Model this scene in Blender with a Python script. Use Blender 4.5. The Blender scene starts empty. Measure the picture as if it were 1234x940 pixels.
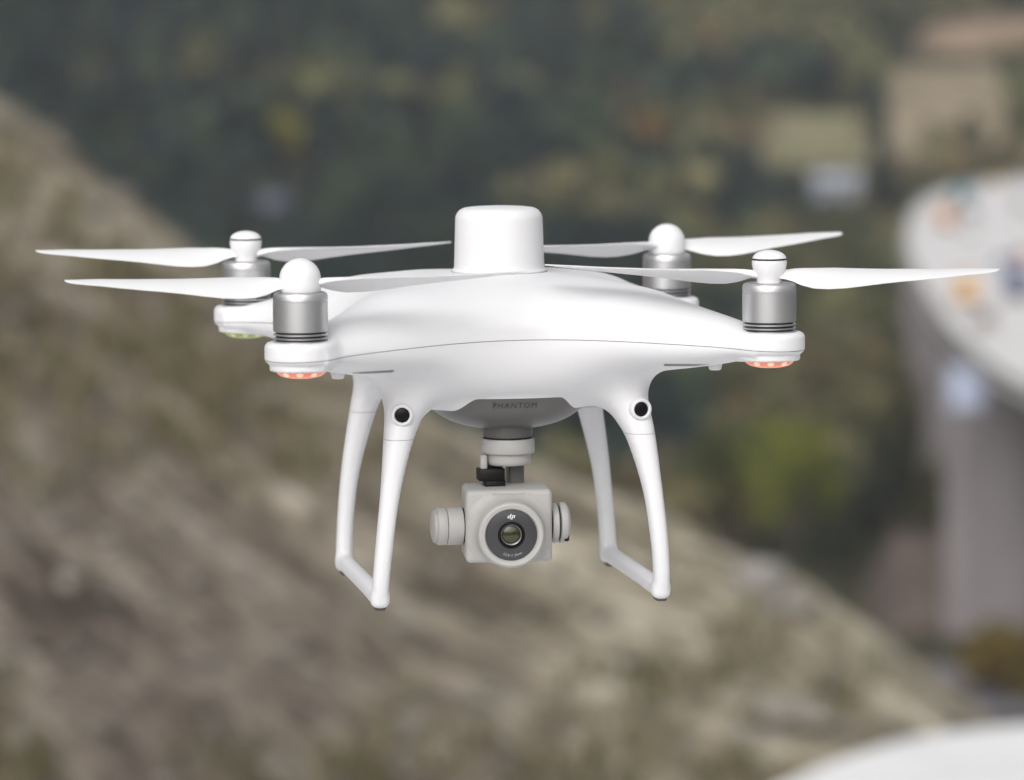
import bpy, math, random
import numpy as np
from mathutils import Vector, Matrix, noise as mnoise

R = math.radians
random.seed(7)
RNG = np.random.default_rng(11)
S = bpy.context.scene
COL = S.collection

# ------------------------------------------------------------------ camera, sky, sun, exposure
cam_d = bpy.data.cameras.new('camera')
cam = bpy.data.objects.new('camera', cam_d)
COL.objects.link(cam)
CAM = Vector((0.0086, -2.1589, 0.1753))
PITCH = R(5.695)
cam.matrix_world = (Matrix.Translation(CAM) @ Matrix.Rotation(R(90) - PITCH, 4, 'X')
                    @ Matrix.Rotation(R(-0.35), 4, 'Z'))
cam_d.sensor_width = 36.0
cam_d.lens = 4745.2 / 1234.0 * 36.0
cam_d.clip_start = 0.05
cam_d.clip_end = 9000.0
cam_d.dof.use_dof = True
cam_d.dof.focus_distance = 2.09
cam_d.dof.aperture_fstop = 7.6
S.camera = cam

SUN_EL, SUN_AZ = R(40), R(196)          # azimuth from +Y towards +X
w = bpy.data.worlds.new('World')
S.world = w
w.use_nodes = True
nt = w.node_tree
bg = nt.nodes['Background']
sky = nt.nodes.new('ShaderNodeTexSky')
sky.sky_type = 'NISHITA'
sky.sun_disc = False
sky.sun_elevation = SUN_EL
sky.sun_rotation = SUN_AZ
sky.air_density = 1.0
sky.dust_density = 6.0
sky.ozone_density = 0.6
hs = nt.nodes.new('ShaderNodeHueSaturation')   # an overcast sky: most of the blue taken out
hs.inputs['Saturation'].default_value = 0.15
nt.links.new(sky.outputs[0], hs.inputs['Color'])
nt.links.new(hs.outputs[0], bg.inputs[0])
bg.inputs[1].default_value = 0.15

sun_d = bpy.data.lights.new('sun', 'SUN')
sun = bpy.data.objects.new('sun', sun_d)
COL.objects.link(sun)
sun_d.energy = 1.2
sun_d.angle = R(100)
sun_d.color = (1.0, 0.97, 0.93)
sdir = Vector((math.sin(SUN_AZ) * math.cos(SUN_EL), math.cos(SUN_AZ) * math.cos(SUN_EL), math.sin(SUN_EL)))
sun.rotation_euler = sdir.to_track_quat('Z', 'Y').to_euler()

S.view_settings.view_transform = 'Standard'
S.view_settings.look = 'None'
S.view_settings.gamma = 1.0
S.view_settings.use_curve_mapping = False
S.view_settings.exposure = 0.07
try:
    S.cycles.use_denoising = True
    S.cycles.denoiser = 'OPENIMAGEDENOISE'
    S.cycles.volume_bounces = 0
    S.cycles.max_bounces = 8
    S.cycles.transparent_max_bounces = 8
except Exception:
    pass

# ------------------------------------------------------------------ helpers
def link(name, me, parent=None, mats=()):
    o = bpy.data.objects.new(name, me)
    COL.objects.link(o)
    for m in (mats if isinstance(mats, (list, tuple)) else [mats]):
        me.materials.append(m)
    if parent is not None:
        o.parent = parent
    return o

def mesh_np(name, V, F, smooth=True):
    """V (n,3); F list of polygons or an (m,k) array"""
    me = bpy.data.meshes.new(name)
    V = np.asarray(V, np.float32)
    if isinstance(F, np.ndarray):
        m, k = F.shape
        me.vertices.add(len(V)); me.vertices.foreach_set('co', V.ravel())
        me.loops.add(m * k); me.loops.foreach_set('vertex_index', F.astype(np.int32).ravel())
        me.polygons.add(m)
        me.polygons.foreach_set('loop_start', (np.arange(m) * k).astype(np.int32))
        me.polygons.foreach_set('loop_total', np.full(m, k, np.int32))
        me.update(calc_edges=True)
    else:
        me.from_pydata([tuple(map(float, v)) for v in V], [], [tuple(int(i) for i in f) for f in F])
        me.update()
    me.polygons.foreach_set('use_smooth', np.full(len(me.polygons), smooth, bool))
    return me

def empty(name, loc=(0, 0, 0), rz=0.0, parent=None):
    o = bpy.data.objects.new(name, None)
    o.empty_display_size = 0.1
    COL.objects.link(o)
    o.location = loc
    o.rotation_euler = (0, 0, rz)
    if parent is not None:
        o.parent = parent
    return o

def tag(o, label=None, cat=None, group=None, kind=None):
    if label: o['label'] = label
    if cat: o['category'] = cat
    if group: o['group'] = group
    if kind: o['kind'] = kind
    return o

class MB:
    """collects shapes into one mesh; shapes carry a smooth flag"""
    def __init__(self):
        self.v = []; self.f = []; self.s = []
    def add(self, V, F, smooth=True, M=None):
        b = len(self.v)
        for p in V:
            p = Vector(p)
            self.v.append(tuple(M @ p) if M is not None else tuple(p))
        for q in F:
            self.f.append(tuple(b + i for i in q)); self.s.append(smooth)
        return self
    def lathe(self, prof, n=64, M=None, cap=True, smooth=True):
        """prof: list of (r, z) from bottom to top round Z"""
        V = []; F = []
        for r, z in prof:
            for i in range(n):
                a = 2 * math.pi * i / n
                V.append((r * math.cos(a), r * math.sin(a), z))
        for k in range(len(prof) - 1):
            for i in range(n):
                j = (i + 1) % n
                F.append((k * n + i, k * n + j, (k + 1) * n + j, (k + 1) * n + i))
        if cap:
            F.append(tuple(reversed(range(n))))
            F.append(tuple((len(prof) - 1) * n + i for i in range(n)))
        return self.add(V, F, smooth, M)
    def box(self, lo, hi, M=None, smooth=False):
        x0, y0, z0 = lo; x1, y1, z1 = hi
        V = [(x0, y0, z0), (x1, y0, z0), (x1, y1, z0), (x0, y1, z0), (x0, y0, z1), (x1, y0, z1), (x1, y1, z1), (x0, y1, z1)]
        F = [(3, 2, 1, 0), (4, 5, 6, 7), (0, 1, 5, 4), (1, 2, 6, 5), (2, 3, 7, 6), (3, 0, 4, 7)]
        return self.add(V, F, smooth, M)
    def rbox(self, lo, hi, r, n=5, M=None):
        """box with rounded edges: a cube sphere pulled apart"""
        lo = Vector(lo); hi = Vector(hi); c = (lo + hi) / 2; h = (hi - lo) / 2
        r = min(r, min(h) * 0.999)
        N = 2 * n
        idx = {}; V = []; F = []
        def vert(p):
            k = tuple(p)
            if k not in idx:
                q = []
                for a in range(3):
                    t = p[a] - n
                    q.append(t)
                d = Vector([q[a] / n for a in range(3)])
                # flat part of the cube face: corners only
                s = Vector([1 if x > 0 else (-1 if x < 0 else 0) for x in q])
                u = Vector([math.tan(x * math.pi / 4) for x in d]).normalized()
                idx[k] = len(V)
                V.append(tuple(c[a] + s[a] * (h[a] - r) + u[a] * r for a in range(3)))
            return idx[k]
        # parameter lattice without 0 so that flats are single spans
        for ax in range(3):
            for sgn in (0, N):
                o1, o2 = (ax + 1) % 3, (ax + 2) % 3
                for i in range(N):
                    for j in range(N):
                        P = []
                        for (a, b) in ((i, j), (i + 1, j), (i + 1, j + 1), (i, j + 1)):
                            p = [0, 0, 0]; p[ax] = sgn; p[o1] = a; p[o2] = b
                            P.append(vert(p))
                        F.append(tuple(P if sgn else reversed(P)))
        return self.add(V, F, True, M)
    def tube(self, pts, r, n=10, M=None):
        pts = [Vector(p) for p in pts]
        rr = r if isinstance(r, (list, tuple)) else [r] * len(pts)
        V = []; F = []
        up = Vector((0.13, 0.2, 0.97))
        for k, p in enumerate(pts):
            t = (pts[min(k + 1, len(pts) - 1)] - pts[max(k - 1, 0)]).normalized()
            a = t.cross(up)
            if a.length < 0.05: a = t.cross(Vector((1, 0, 0)))
            a.normalize(); b = t.cross(a)
            for i in range(n):
                th = 2 * math.pi * i / n
                V.append(tuple(p + (a * math.cos(th) + b * math.sin(th)) * rr[k]))
        for k in range(len(pts) - 1):
            for i in range(n):
                j = (i + 1) % n
                F.append((k * n + i, k * n + j, (k + 1) * n + j, (k + 1) * n + i))
        F.append(tuple(reversed(range(n)))); F.append(tuple((len(pts) - 1) * n + i for i in range(n)))
        return self.add(V, F, True, M)
    def build(self, name, mat, parent=None, scale=1.0):
        me = bpy.data.meshes.new(name)
        me.from_pydata([tuple(c * scale for c in v) for v in self.v], [], self.f)
        me.update()
        me.polygons.foreach_set('use_smooth', np.array(self.s, bool))
        try:
            me.set_sharp_from_angle(angle=R(38))
        except Exception:
            pass
        return link(name, me, parent, mat)

def new_mat(name):
    m = bpy.data.materials.new(name); m.use_nodes = True
    return m, m.node_tree.nodes, m.node_tree.links, m.node_tree.nodes['Principled BSDF']

def plain(name, col, rough=0.5, metal=0.0, bump=0.0, bscale=400.0, var=0.04, spec=0.5, coat=0.0):
    """a surface with fine procedural tone variation and grain"""
    m, N, L, P = new_mat(name)
    tc = N.new('ShaderNodeTexCoord')
    nz = N.new('ShaderNodeTexNoise'); nz.inputs['Scale'].default_value = bscale * 0.1; nz.inputs['Detail'].default_value = 4
    L.new(tc.outputs['Object'], nz.inputs['Vector'])
    mr = N.new('ShaderNodeMapRange'); mr.inputs['To Min'].default_value = 1 - var; mr.inputs['To Max'].default_value = 1 + var
    L.new(nz.outputs['Fac'], mr.inputs['Value'])
    mx = N.new('ShaderNodeMix'); mx.data_type = 'RGBA'; mx.blend_type = 'MULTIPLY'
    mx.inputs['Factor'].default_value = 1.0
    mx.inputs['A'].default_value = (*col, 1)
    L.new(mr.outputs[0], mx.inputs['B'])
    L.new(mx.outputs['Result'], P.inputs['Base Color'])
    P.inputs['Roughness'].default_value = rough
    P.inputs['Metallic'].default_value = metal
    P.inputs['Specular IOR Level'].default_value = spec
    P.inputs['Coat Weight'].default_value = coat
    if bump > 0:
        n2 = N.new('ShaderNodeTexNoise'); n2.inputs['Scale'].default_value = bscale; n2.inputs['Detail'].default_value = 3
        L.new(tc.outputs['Object'], n2.inputs['Vector'])
        b = N.new('ShaderNodeBump'); b.inputs['Strength'].default_value = bump; b.inputs['Distance'].default_value = 0.0004
        L.new(n2.outputs['Fac'], b.inputs['Height']); L.new(b.outputs[0], P.inputs['Normal'])
    return m

def emis(name, col, ecol, strength, rough=0.25):
    m = plain(name, col, rough)
    P = m.node_tree.nodes['Principled BSDF']
    P.inputs['Emission Color'].default_value = (*ecol, 1)
    P.inputs['Emission Strength'].default_value = strength
    return m

# ================================================================== THE SETTING (metres; Y counted from the camera in the comments)
CY0 = CAM.y
def tex_mat(name, stops, scale, detail=6, rough=0.95, bump=0.6, bdist=0.05, stretch=(1, 1, 1), scale2=None, mixcol=None, mixlo=0.5, mixhi=0.65, rot=0.0, distort=0.3):
    """noise-driven tones plus a second, larger patch colour"""
    m, N, L, P = new_mat(name)
    tc = N.new('ShaderNodeTexCoord'); mp = N.new('ShaderNodeMapping')
    mp.inputs['Scale'].default_value = stretch; mp.inputs['Rotation'].default_value = (0, 0, rot)
    mp.vector_type = 'TEXTURE'
    L.new(tc.outputs['Object'], mp.inputs['Vector'])
    nz = N.new('ShaderNodeTexNoise'); nz.inputs['Scale'].default_value = scale; nz.inputs['Detail'].default_value = detail
    nz.inputs['Roughness'].default_value = 0.62; nz.inputs['Distortion'].default_value = distort
    L.new(mp.outputs[0], nz.inputs['Vector'])
    cr = N.new('ShaderNodeValToRGB')
    el = cr.color_ramp.elements
    el[0].position, el[0].color = stops[0][0], (*stops[0][1], 1)
    el[1].position, el[1].color = stops[-1][0], (*stops[-1][1], 1)
    for p_, c_ in stops[1:-1]:
        e = el.new(p_); e.color = (*c_, 1)
    L.new(nz.outputs['Fac'], cr.inputs['Fac'])
    out = cr.outputs['Color']
    if mixcol is not None:
        n2 = N.new('ShaderNodeTexNoise'); n2.inputs['Scale'].default_value = scale2; n2.inputs['Detail'].default_value = 4
        L.new(tc.outputs['Object'], n2.inputs['Vector'])
        mr = N.new('ShaderNodeMapRange'); mr.inputs['From Min'].default_value = mixlo; mr.inputs['From Max'].default_value = mixhi
        L.new(n2.outputs['Fac'], mr.inputs['Value'])
        mx = N.new('ShaderNodeMix'); mx.data_type = 'RGBA'
        L.new(mr.outputs[0], mx.inputs['Factor']); L.new(out, mx.inputs['A']); mx.inputs['B'].default_value = (*mixcol, 1)
        out = mx.outputs['Result']
    L.new(out, P.inputs['Base Color'])
    P.inputs['Roughness'].default_value = rough
    P.inputs['Specular IOR Level'].default_value = 0.2
    if bump:
        b = N.new('ShaderNodeBump'); b.inputs['Strength'].default_value = bump; b.inputs['Distance'].default_value = bdist
        L.new(nz.outputs['Fac'], b.inputs['Height']); L.new(b.outputs[0], P.inputs['Normal'])
    return m

def tint_mat(name, rough=0.8, spec=0.15, trans=0.0):
    """leaf / stone colour carried by the mesh, one tone per leaf clump or stone"""
    m, N, L, P = new_mat(name)
    a = N.new('ShaderNodeAttribute'); a.attribute_name = 'tint'
    L.new(a.outputs['Color'], P.inputs['Base Color'])
    P.inputs['Roughness'].default_value = rough
    P.inputs['Specular IOR Level'].default_value = spec
    if trans:
        P.inputs['Subsurface Weight'].default_value = 0.0
    return m

def set_tint(me, C):
    at = me.attributes.new('tint', 'FLOAT_COLOR', 'POINT')
    C4 = np.ones((len(me.vertices), 4), np.float32); C4[:, :3] = C
    at.data.foreach_set('color', C4.ravel())

def vnoise(x, y, sc, seed=0.0, oct=4):
    """cheap tileless value noise for arrays"""
    x = np.asarray(x, float) * sc + seed * 17.3; y = np.asarray(y, float) * sc + seed * 9.1
    out = 0.0; amp = 1.0; tot = 0.0
    for o in range(oct):
        xi = np.floor(x).astype(np.int64); yi = np.floor(y).astype(np.int64)
        fx = x - xi; fy = y - yi
        fx = fx * fx * (3 - 2 * fx); fy = fy * fy * (3 - 2 * fy)
        def hsh(a, b):
            n = (a * 374761393 + b * 668265263 + o * 1442695) & 0x7fffffff
            n = ((n ^ (n >> 13)) * 1274126177) & 0x7fffffff
            return ((n ^ (n >> 16)) & 0xffff) / 65535.0
        v = (hsh(xi, yi) * (1 - fx) + hsh(xi + 1, yi) * fx) * (1 - fy) + (hsh(xi, yi + 1) * (1 - fx) + hsh(xi + 1, yi + 1) * fx) * fy
        out = out + v * amp; tot += amp; amp *= 0.5; x = x * 2.03 + 5.1; y = y * 2.03 + 1.7
    return out / tot

def grid_mesh(name, X, Y, Z):
    n, m = X.shape
    V = np.stack([X.ravel(), Y.ravel(), Z.ravel()], 1)
    i = np.arange(n - 1)[:, None] * m + np.arange(m - 1)[None, :]
    F = np.stack([i, i + m, i + m + 1, i + 1], -1).reshape(-1, 4)
    a, b_, c = V[F[0, 0]], V[F[0, 1]], V[F[0, 2]]
    if np.cross(b_ - a, c - a)[2] < 0: F = F[:, ::-1]
    return mesh_np(name, V, np.ascontiguousarray(F))

# ---------------------------------------------------------------- valley terrain: floor, then the wooded mountainside across it
def ground_z(x, Y):
    """height of the valley ground relative to the camera, Y metres ahead"""
    x = np.asarray(x, float); Y = np.asarray(Y, float)
    base = np.interp(Y, [-400, 60, 300, 480, 640, 900, 1500, 2200, 3200, 6000], [-66, -66, -64, -63.5, -60, -30, 60, 190, 330, 420])
    b2 = vnoise(x + 900, Y, 1 / 240.0, 3, 3) - 0.5
    amp = np.interp(Y, [300, 600, 900, 2000], [0.5, 4, 22, 90])
    return base + b2 * amp + 0.14 * np.clip(-x, -40, 400) * np.clip((Y - 500) / 500, 0, 1)

gy = np.concatenate([np.linspace(-400, 240, 20), np.linspace(260, 1200, 190), np.linspace(1210, 2400, 110), np.linspace(2450, 6000, 40)])
gx = np.concatenate([np.linspace(-4000, -420, 24), np.linspace(-400, 420, 180), np.linspace(440, 4000, 24)])
GXX, GYY = np.meshgrid(gx, gy, indexing='ij')
M_GROUND = tex_mat('forest_floor', [(0.3, (0.022, 0.026, 0.014)), (0.55, (0.050, 0.048, 0.024)), (0.75, (0.085, 0.070, 0.040))], 0.06, bump=0.3, bdist=0.4)
ground = tag(link('ground', grid_mesh('ground', GXX, GYY + CY0, ground_z(GXX, GYY) + CAM.z), None, M_GROUND), kind='structure')

def gpt(x, Y): return Vector((x, Y + CY0, float(ground_z(x, Y)) + CAM.z))
def pix(u, v, Y):
    """x and z (relative to the camera) of a direction at Y metres: used once to survey where things stand"""
    el = PITCH + math.atan((v - 470) / 4745.2)
    return (u - 617) / 4745.2 * Y, -math.tan(el) * Y

def patch(name, outline, mat, lift, n=26):
    """a sheet that lies on the valley ground inside a quadrilateral outline [(x, Y) x 4]"""
    a, b_, c, d = [np.array(p, float) for p in outline]
    U, Vv = np.meshgrid(np.linspace(0, 1, n), np.linspace(0, 1, n), indexing='ij')
    P = (a[None, None] * (1 - U[..., None]) + b_ * U[..., None]) * (1 - Vv[..., None]) + (d * (1 - U[..., None]) + c * U[..., None]) * Vv[..., None]
    wob = (vnoise(P[..., 0], P[..., 1], 0.05, 8, 2) - 0.5) * 9
    edge = np.minimum(np.minimum(U, 1 - U), np.minimum(Vv, 1 - Vv))
    X = P[..., 0] + wob * (edge < 0.01); Y = P[..., 1] + wob * (edge < 0.01)
    Z = ground_z(X, Y) + CAM.z + lift + 0.35 * np.minimum(edge * 12, 1)
    return link(name, grid_mesh(name, X, Y + CY0, Z), None, mat)

FIELDS = []
def field_patch(name, outline, stops):
    FIELDS.append(outline)
    return tag(patch(name, outline, tex_mat(name + '_soil', stops, 0.12, bump=0.3, bdist=0.3), 0.25), kind='structure')
def inside_quad(x, y, q):
    r = np.ones_like(x, bool)
    s = sum((q[i][0] * q[(i + 1) % 4][1] - q[(i + 1) % 4][0] * q[i][1]) for i in range(4))
    for i in range(4):
        (ax, ay), (bx, by) = q[i], q[(i + 1) % 4]
        c = (bx - ax) * (y - ay) - (by - ay) * (x - ax)
        r &= (c > 0) if s > 0 else (c < 0)
    return r
def across(u0, u1, Ya, Yb):
    return [((u0 - 617) / 4745.2 * Ya, Ya), ((u1 - 617) / 4745.2 * Ya, Ya), ((u1 - 617) / 4745.2 * Yb, Yb), ((u0 - 617) / 4745.2 * Yb, Yb)]
#FIELDS_HERE
field_patch('field', across(912, 1050, 836, 925), [(0.3, (0.12, 0.13, 0.06)), (0.65, (0.24, 0.21, 0.13))])
field_patch('field', across(1058, 1218, 846, 1005), [(0.3, (0.16, 0.13, 0.085)), (0.65, (0.30, 0.245, 0.17))])
field_patch('field', across(1105, 1270, 1022, 1078), [(0.3, (0.17, 0.125, 0.08)), (0.65, (0.31, 0.225, 0.165))])

# bare cut bank beside the pier
bu, bv = np.meshgrid(np.linspace(34, 62, 60), np.linspace(392, 424, 40), indexing='ij')
bz = ground_z(bu, bv) + CAM.z - 0.6 + 8.5 * np.clip((bu - 37.2) / 2.6, 0, 1) * np.clip(1.25 - np.abs(bv - 408) / 13.0, 0, 1) ** 0.6 + (vnoise(bu, bv, 0.5, 3, 3) - 0.5) * 0.5
tag(link('earth_bank', grid_mesh('earth_bank', bu, bv + CY0, bz), None, tex_mat('red_brown_earth', [(0.35, (0.075, 0.058, 0.050)), (0.65, (0.135, 0.106, 0.092))], 0.5, bump=0.4, bdist=0.2)), kind='structure')

M_ROADV = tex_mat('valley_asphalt', [(0.35, (0.14, 0.135, 0.15)), (0.65, (0.20, 0.19, 0.21))], 0.5, bump=0.1)
tag(patch('road', [(-60, 350), (150, 338), (150, 366), (-60, 376)], M_ROADV, 0.2, 30), kind='structure')

# ---------------------------------------------------------------- trees
M_LEAF = tint_mat('leaves')
M_BARK = tex_mat('bark', [(0.35, (0.05, 0.04, 0.03)), (0.65, (0.13, 0.10, 0.075))], 6.0, bump=0.5, stretch=(1, 1, 5))

def crown_pts(kind, n, rng):
    """leaf clump positions inside a unit crown (height 0..1, radius about 1)"""
    if kind == 'cone':
        t = rng.random(n) ** 0.8
        r = (1 - t) * (0.55 + 0.45 * rng.random(n)) + 0.04
        a = rng.random(n) * 2 * np.pi
        return np.stack([r * np.cos(a), r * np.sin(a), t], 1), np.stack([np.cos(a), np.sin(a), np.full(n, 0.5)], 1)
    k = rng.integers(6, 10)
    C = np.stack([(rng.random(k) - 0.5) * 1.15, (rng.random(k) - 0.5) * 1.15, 0.30 + 0.5 * rng.random(k)], 1)
    C[0] = (0, 0, 0.62)
    rad = 0.30 + 0.26 * rng.random(k)
    i = rng.integers(0, k, n)
    d = rng.normal(size=(n, 3)); d /= np.linalg.norm(d, axis=1, keepdims=True)
    q = (0.55 + 0.5 * rng.random(n))[:, None]
    p = C[i] + d * rad[i][:, None] * q * np.array([1, 1, 0.72])
    return p, d

def leaf_quads(P, Nn, size, rng):
    n = len(P)
    t = rng.normal(size=(n, 3)); Nn = Nn + 0.55 * rng.normal(size=(n, 3)); Nn /= np.linalg.norm(Nn, axis=1, keepdims=True)
    a = np.cross(Nn, t); a /= np.linalg.norm(a, axis=1, keepdims=True); b = np.cross(Nn, a)
    s = (size * (0.6 + 0.8 * rng.random(n)))[:, None]
    V = np.stack([P - a * s - b * s * 0.6, P + a * s - b * s * 0.6, P + a * s * 0.7 + b * s * 0.7 + Nn * s * 0.25, P - a * s * 0.7 + b * s * 0.7 + Nn * s * 0.25], 1)
    return V.reshape(-1, 3)

def hexmix(cols, rng, n):
    cols = np.array(cols); i = rng.integers(0, len(cols), n)
    return cols[i] * (0.75 + 0.5 * rng.random((n, 1)))

def make_tree(name, label, cat, x, Y, h, r, cols, kind='round', n=900, leaf=0.30, group=None, seed=1, trunk_h=0.22):
    rng = np.random.default_rng(seed)
    base = gpt(x, Y)
    root = tag(empty(name, base), label, cat, group)
    p, d = crown_pts(kind, n, rng)
    th = h * trunk_h
    P = np.stack([p[:, 0] * r, p[:, 1] * r, th + p[:, 2] * (h - th)], 1)
    V = leaf_quads(P, d, leaf, rng)
    F = np.arange(len(V), dtype=np.int32).reshape(-1, 4)
    me = mesh_np('crown', V, F, False)
    set_tint(me, np.repeat(hexmix(cols, rng, n), 4, 0))
    link('crown', me, root, M_LEAF)
    mb = MB()
    mb.tube([(0, 0, -0.5), (0.05 * r, 0, th), (-0.05 * r, 0.06 * r, th + 0.45 * (h - th)), (0, 0, h * 0.9)], [0.035 * h, 0.026 * h, 0.014 * h, 0.004 * h], 8)
    if kind != 'cone':
        for k in range(5):
            a = k * 1.257 + 0.4
            z0 = th + (0.05 + 0.07 * k) * (h - th)
            mb.tube([(0, 0, z0), (0.35 * r * math.cos(a), 0.35 * r * math.sin(a), z0 + 0.14 * h), (0.72 * r * math.cos(a), 0.72 * r * math.sin(a), z0 + 0.26 * h)], [0.014 * h, 0.009 * h, 0.003 * h], 6)
    mb.build('trunk', M_BARK, root)
    return root

# the far-off wood: thousands of crowns that read as one mass
G_DARK = [(0.022, 0.038, 0.032), (0.018, 0.027, 0.032), (0.046, 0.066, 0.040), (0.032, 0.040, 0.034)]
G_OLIVE = [(0.130, 0.130, 0.060), (0.105, 0.112, 0.060), (0.160, 0.143, 0.072)]
G_RUST = [(0.150, 0.118, 0.072), (0.14, 0.120, 0.075), (0.18, 0.130, 0.066)]
def woods(name, spots, hts, cols, per, leaf_k, seed):
    rng = np.random.default_rng(seed)
    protos = []
    for k in range(10):
        kind = 'cone' if k % 5 == 4 else 'round'
        protos.append(crown_pts(kind, per, rng))
    VV = []; CC = []
    for (x, Y), h, c in zip(spots, hts, cols):
        p, d = protos[rng.integers(0, 10)]
        r = h * (0.36 + 0.14 * rng.random())
        a = rng.random() * 6.283
        ca, sa = math.cos(a), math.sin(a)
        P = np.stack([(p[:, 0] * ca - p[:, 1] * sa) * r, (p[:, 0] * sa + p[:, 1] * ca) * r, p[:, 2] * h * 0.92 + 0.08 * h], 1)
        P = P + np.array([x, Y + CY0, float(ground_z(x, Y)) + CAM.z])
        V = leaf_quads(P, d, leaf_k * h, rng)
        VV.append(V)
        k_ = 0.55 + 0.9 * rng.random() ** 1.4
        CC.append(np.repeat(c[None] * k_ * (0.72 + 0.56 * rng.random((len(P), 1))), 4, 0))
    V = np.concatenate(VV); F = np.arange(len(V), dtype=np.int32).reshape(-1, 4)
    me = mesh_np(name, V, F, False)
    set_tint(me, np.concatenate(CC))
    return tag(link(name, me, None, M_LEAF), kind='stuff')

def scatter(Ya, Yb, half, spacing, seed):
    rng = np.random.default_rng(seed)
    out = []
    Y = Ya
    while Y < Yb:
        wd = half(Y); n = int(2 * wd / spacing)
        for i in range(n):
            x = -wd + (i + rng.random()) * spacing
            out.append((x, Y + (rng.random() - 0.5) * spacing))
        Y += spacing * 0.9
    return np.array(out)

def woodland_cols(sp, rng):
    n1 = vnoise(sp[:, 0], sp[:, 1], 1 / 34.0, 5, 3); n2 = vnoise(sp[:, 0], sp[:, 1], 1 / 60.0, 11, 2)
    az = sp[:, 0] / sp[:, 1]                                       # the warmer, mixed wood is on the right
    out = []
    for i in range(len(sp)):
        warm = n1[i] + 1.7 * az[i] - 0.01 + 0.10 * (rng.random() - 0.5)
        pal = G_DARK if warm < 0.56 else (G_OLIVE if (n2[i] < 0.58 or rng.random() < 0.72) else G_RUST)
        out.append(np.array(pal[rng.integers(0, len(pal))]))
    return out

rng0 = np.random.default_rng(5)
VIADUCT = [(130, 250), (62, 262), (49.5, 300), (43.8, 335), (43.3, 373), (45.8, 433), (55.0, 553), (70.5, 667), (91.5, 726), (128, 775), (190, 800), (290, 815)]
def clear_of(sp, extra=()):
    k = np.ones(len(sp), bool)
    hedge = np.random.default_rng(77).random(len(sp)) < 0.13
    for q in FIELDS + CLEAR: k &= ~inside_quad(sp[:, 0], sp[:, 1], q) | (hedge & (q in CLEAR[3:])) | (hedge & (vnoise(sp[:, 0], sp[:, 1], 0.03, 4, 2) > 0.62))
    return k
#FOREST
CLEAR = [across(905, 1060, 775, 840), across(1055, 1225, 790, 850), across(1100, 1275, 975, 1025), across(960, 1050, 735, 800),
         across(298, 362, 690, 762), across(322, 384, 735, 800), across(760, 812, 795, 850), across(1050, 1076, 745, 806)]
sp = scatter(455, 760, lambda Y: 0.20 * Y + 8, 7.5, 21)
sp = sp[clear_of(sp)]
woods('near_woodland', sp, 6.5 + 5.0 * rng0.random(len(sp)), woodland_cols(sp, rng0), 240, 0.058, 31)
sp = scatter(760, 1950, lambda Y: 0.18 * Y + 10, 11.0, 22)
sp = sp[clear_of(sp)]
woods('far_woodland', sp, 9 + 6.0 * rng0.random(len(sp)), woodland_cols(sp, rng0), 110, 0.085, 32)

sp = scatter(680, 1030, lambda Y: 0.16 * Y, 3.2, 23)
kc = np.zeros(len(sp), bool)
for q in CLEAR: kc |= inside_quad(sp[:, 0], sp[:, 1], q)
for q in FIELDS: kc &= ~inside_quad(sp[:, 0], sp[:, 1], q)
sp = sp[kc]
woods('low_scrub', sp, 1.3 + 1.4 * rng0.random(len(sp)), woodland_cols(sp, rng0), 60, 0.12, 33)

def tree_at(name, label, u, Y, h, r, cols, **k):
    return make_tree(name, label, k.pop('cat', 'tree'), (u - 617) / 4745.2 * Y, Y, h, r, cols, **k)
#TREES_HERE
tree_at('autumn_shrub', 'rounded yellow and russet autumn shrub in front of the bridge pier', 1216, 352, 7.0, 5.2,
        [(0.20, 0.16, 0.02), (0.15, 0.125, 0.02), (0.13, 0.07, 0.025), (0.07, 0.045, 0.022)], cat='shrub', n=1500, leaf=0.33, seed=3, trunk_h=0.05)
tree_at('broadleaf_tree', 'bright yellow green tree left of the bridge pier', 955, 440, 17, 6.4,
        [(0.15, 0.165, 0.022), (0.10, 0.12, 0.02), (0.17, 0.175, 0.03)], n=1500, leaf=0.36, seed=4)
tree_at('broadleaf_tree', 'olive green tree with a broad crown behind the right landing gear', 880, 452, 15, 5.5,
        [(0.055, 0.065, 0.020), (0.042, 0.052, 0.018), (0.075, 0.072, 0.024)], n=1500, leaf=0.38, seed=5)
tree_at('dark_evergreen', 'dark evergreen tree beside the pier under the bridge deck', 1062, 430, 17, 4.6,
        [(0.018, 0.022, 0.014), (0.026, 0.030, 0.018), (0.036, 0.034, 0.02)], n=1600, leaf=0.36, seed=6)
tree_at('dark_evergreen', 'low dark evergreen at the foot of the green trees', 1000, 424, 8, 4.4,
        [(0.020, 0.024, 0.015), (0.028, 0.033, 0.016)], n=1200, leaf=0.34, seed=7)
tree_at('broadleaf_tree', 'olive and brown tree close under the edge of the bridge', 1085, 452, 20.5, 4.0,
        [(0.075, 0.072, 0.026), (0.06, 0.058, 0.026), (0.045, 0.042, 0.024)], n=1500, leaf=0.36, seed=8)
tree_at('slender_cypress', 'tall narrow dark cypress standing before the tan field', 1063, 806, 20, 2.6,
        [(0.018, 0.024, 0.024), (0.024, 0.030, 0.028)], kind='cone', n=900, leaf=0.5, seed=9, trunk_h=0.04)
tree_at('golden_tree', 'golden yellow tree among dark woods on the far left', 352, 795, 13, 4.6,
        [(0.19, 0.17, 0.02), (0.14, 0.13, 0.02), (0.10, 0.10, 0.03)], n=1000, leaf=0.45, seed=10)
tree_at('orange_tree', 'orange brown autumn tree on the far slope right of the antenna', 786, 850, 10, 5.0,
        [(0.20, 0.12, 0.04), (0.16, 0.095, 0.04), (0.12, 0.085, 0.04)], n=1000, leaf=0.5, seed=12)

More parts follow.
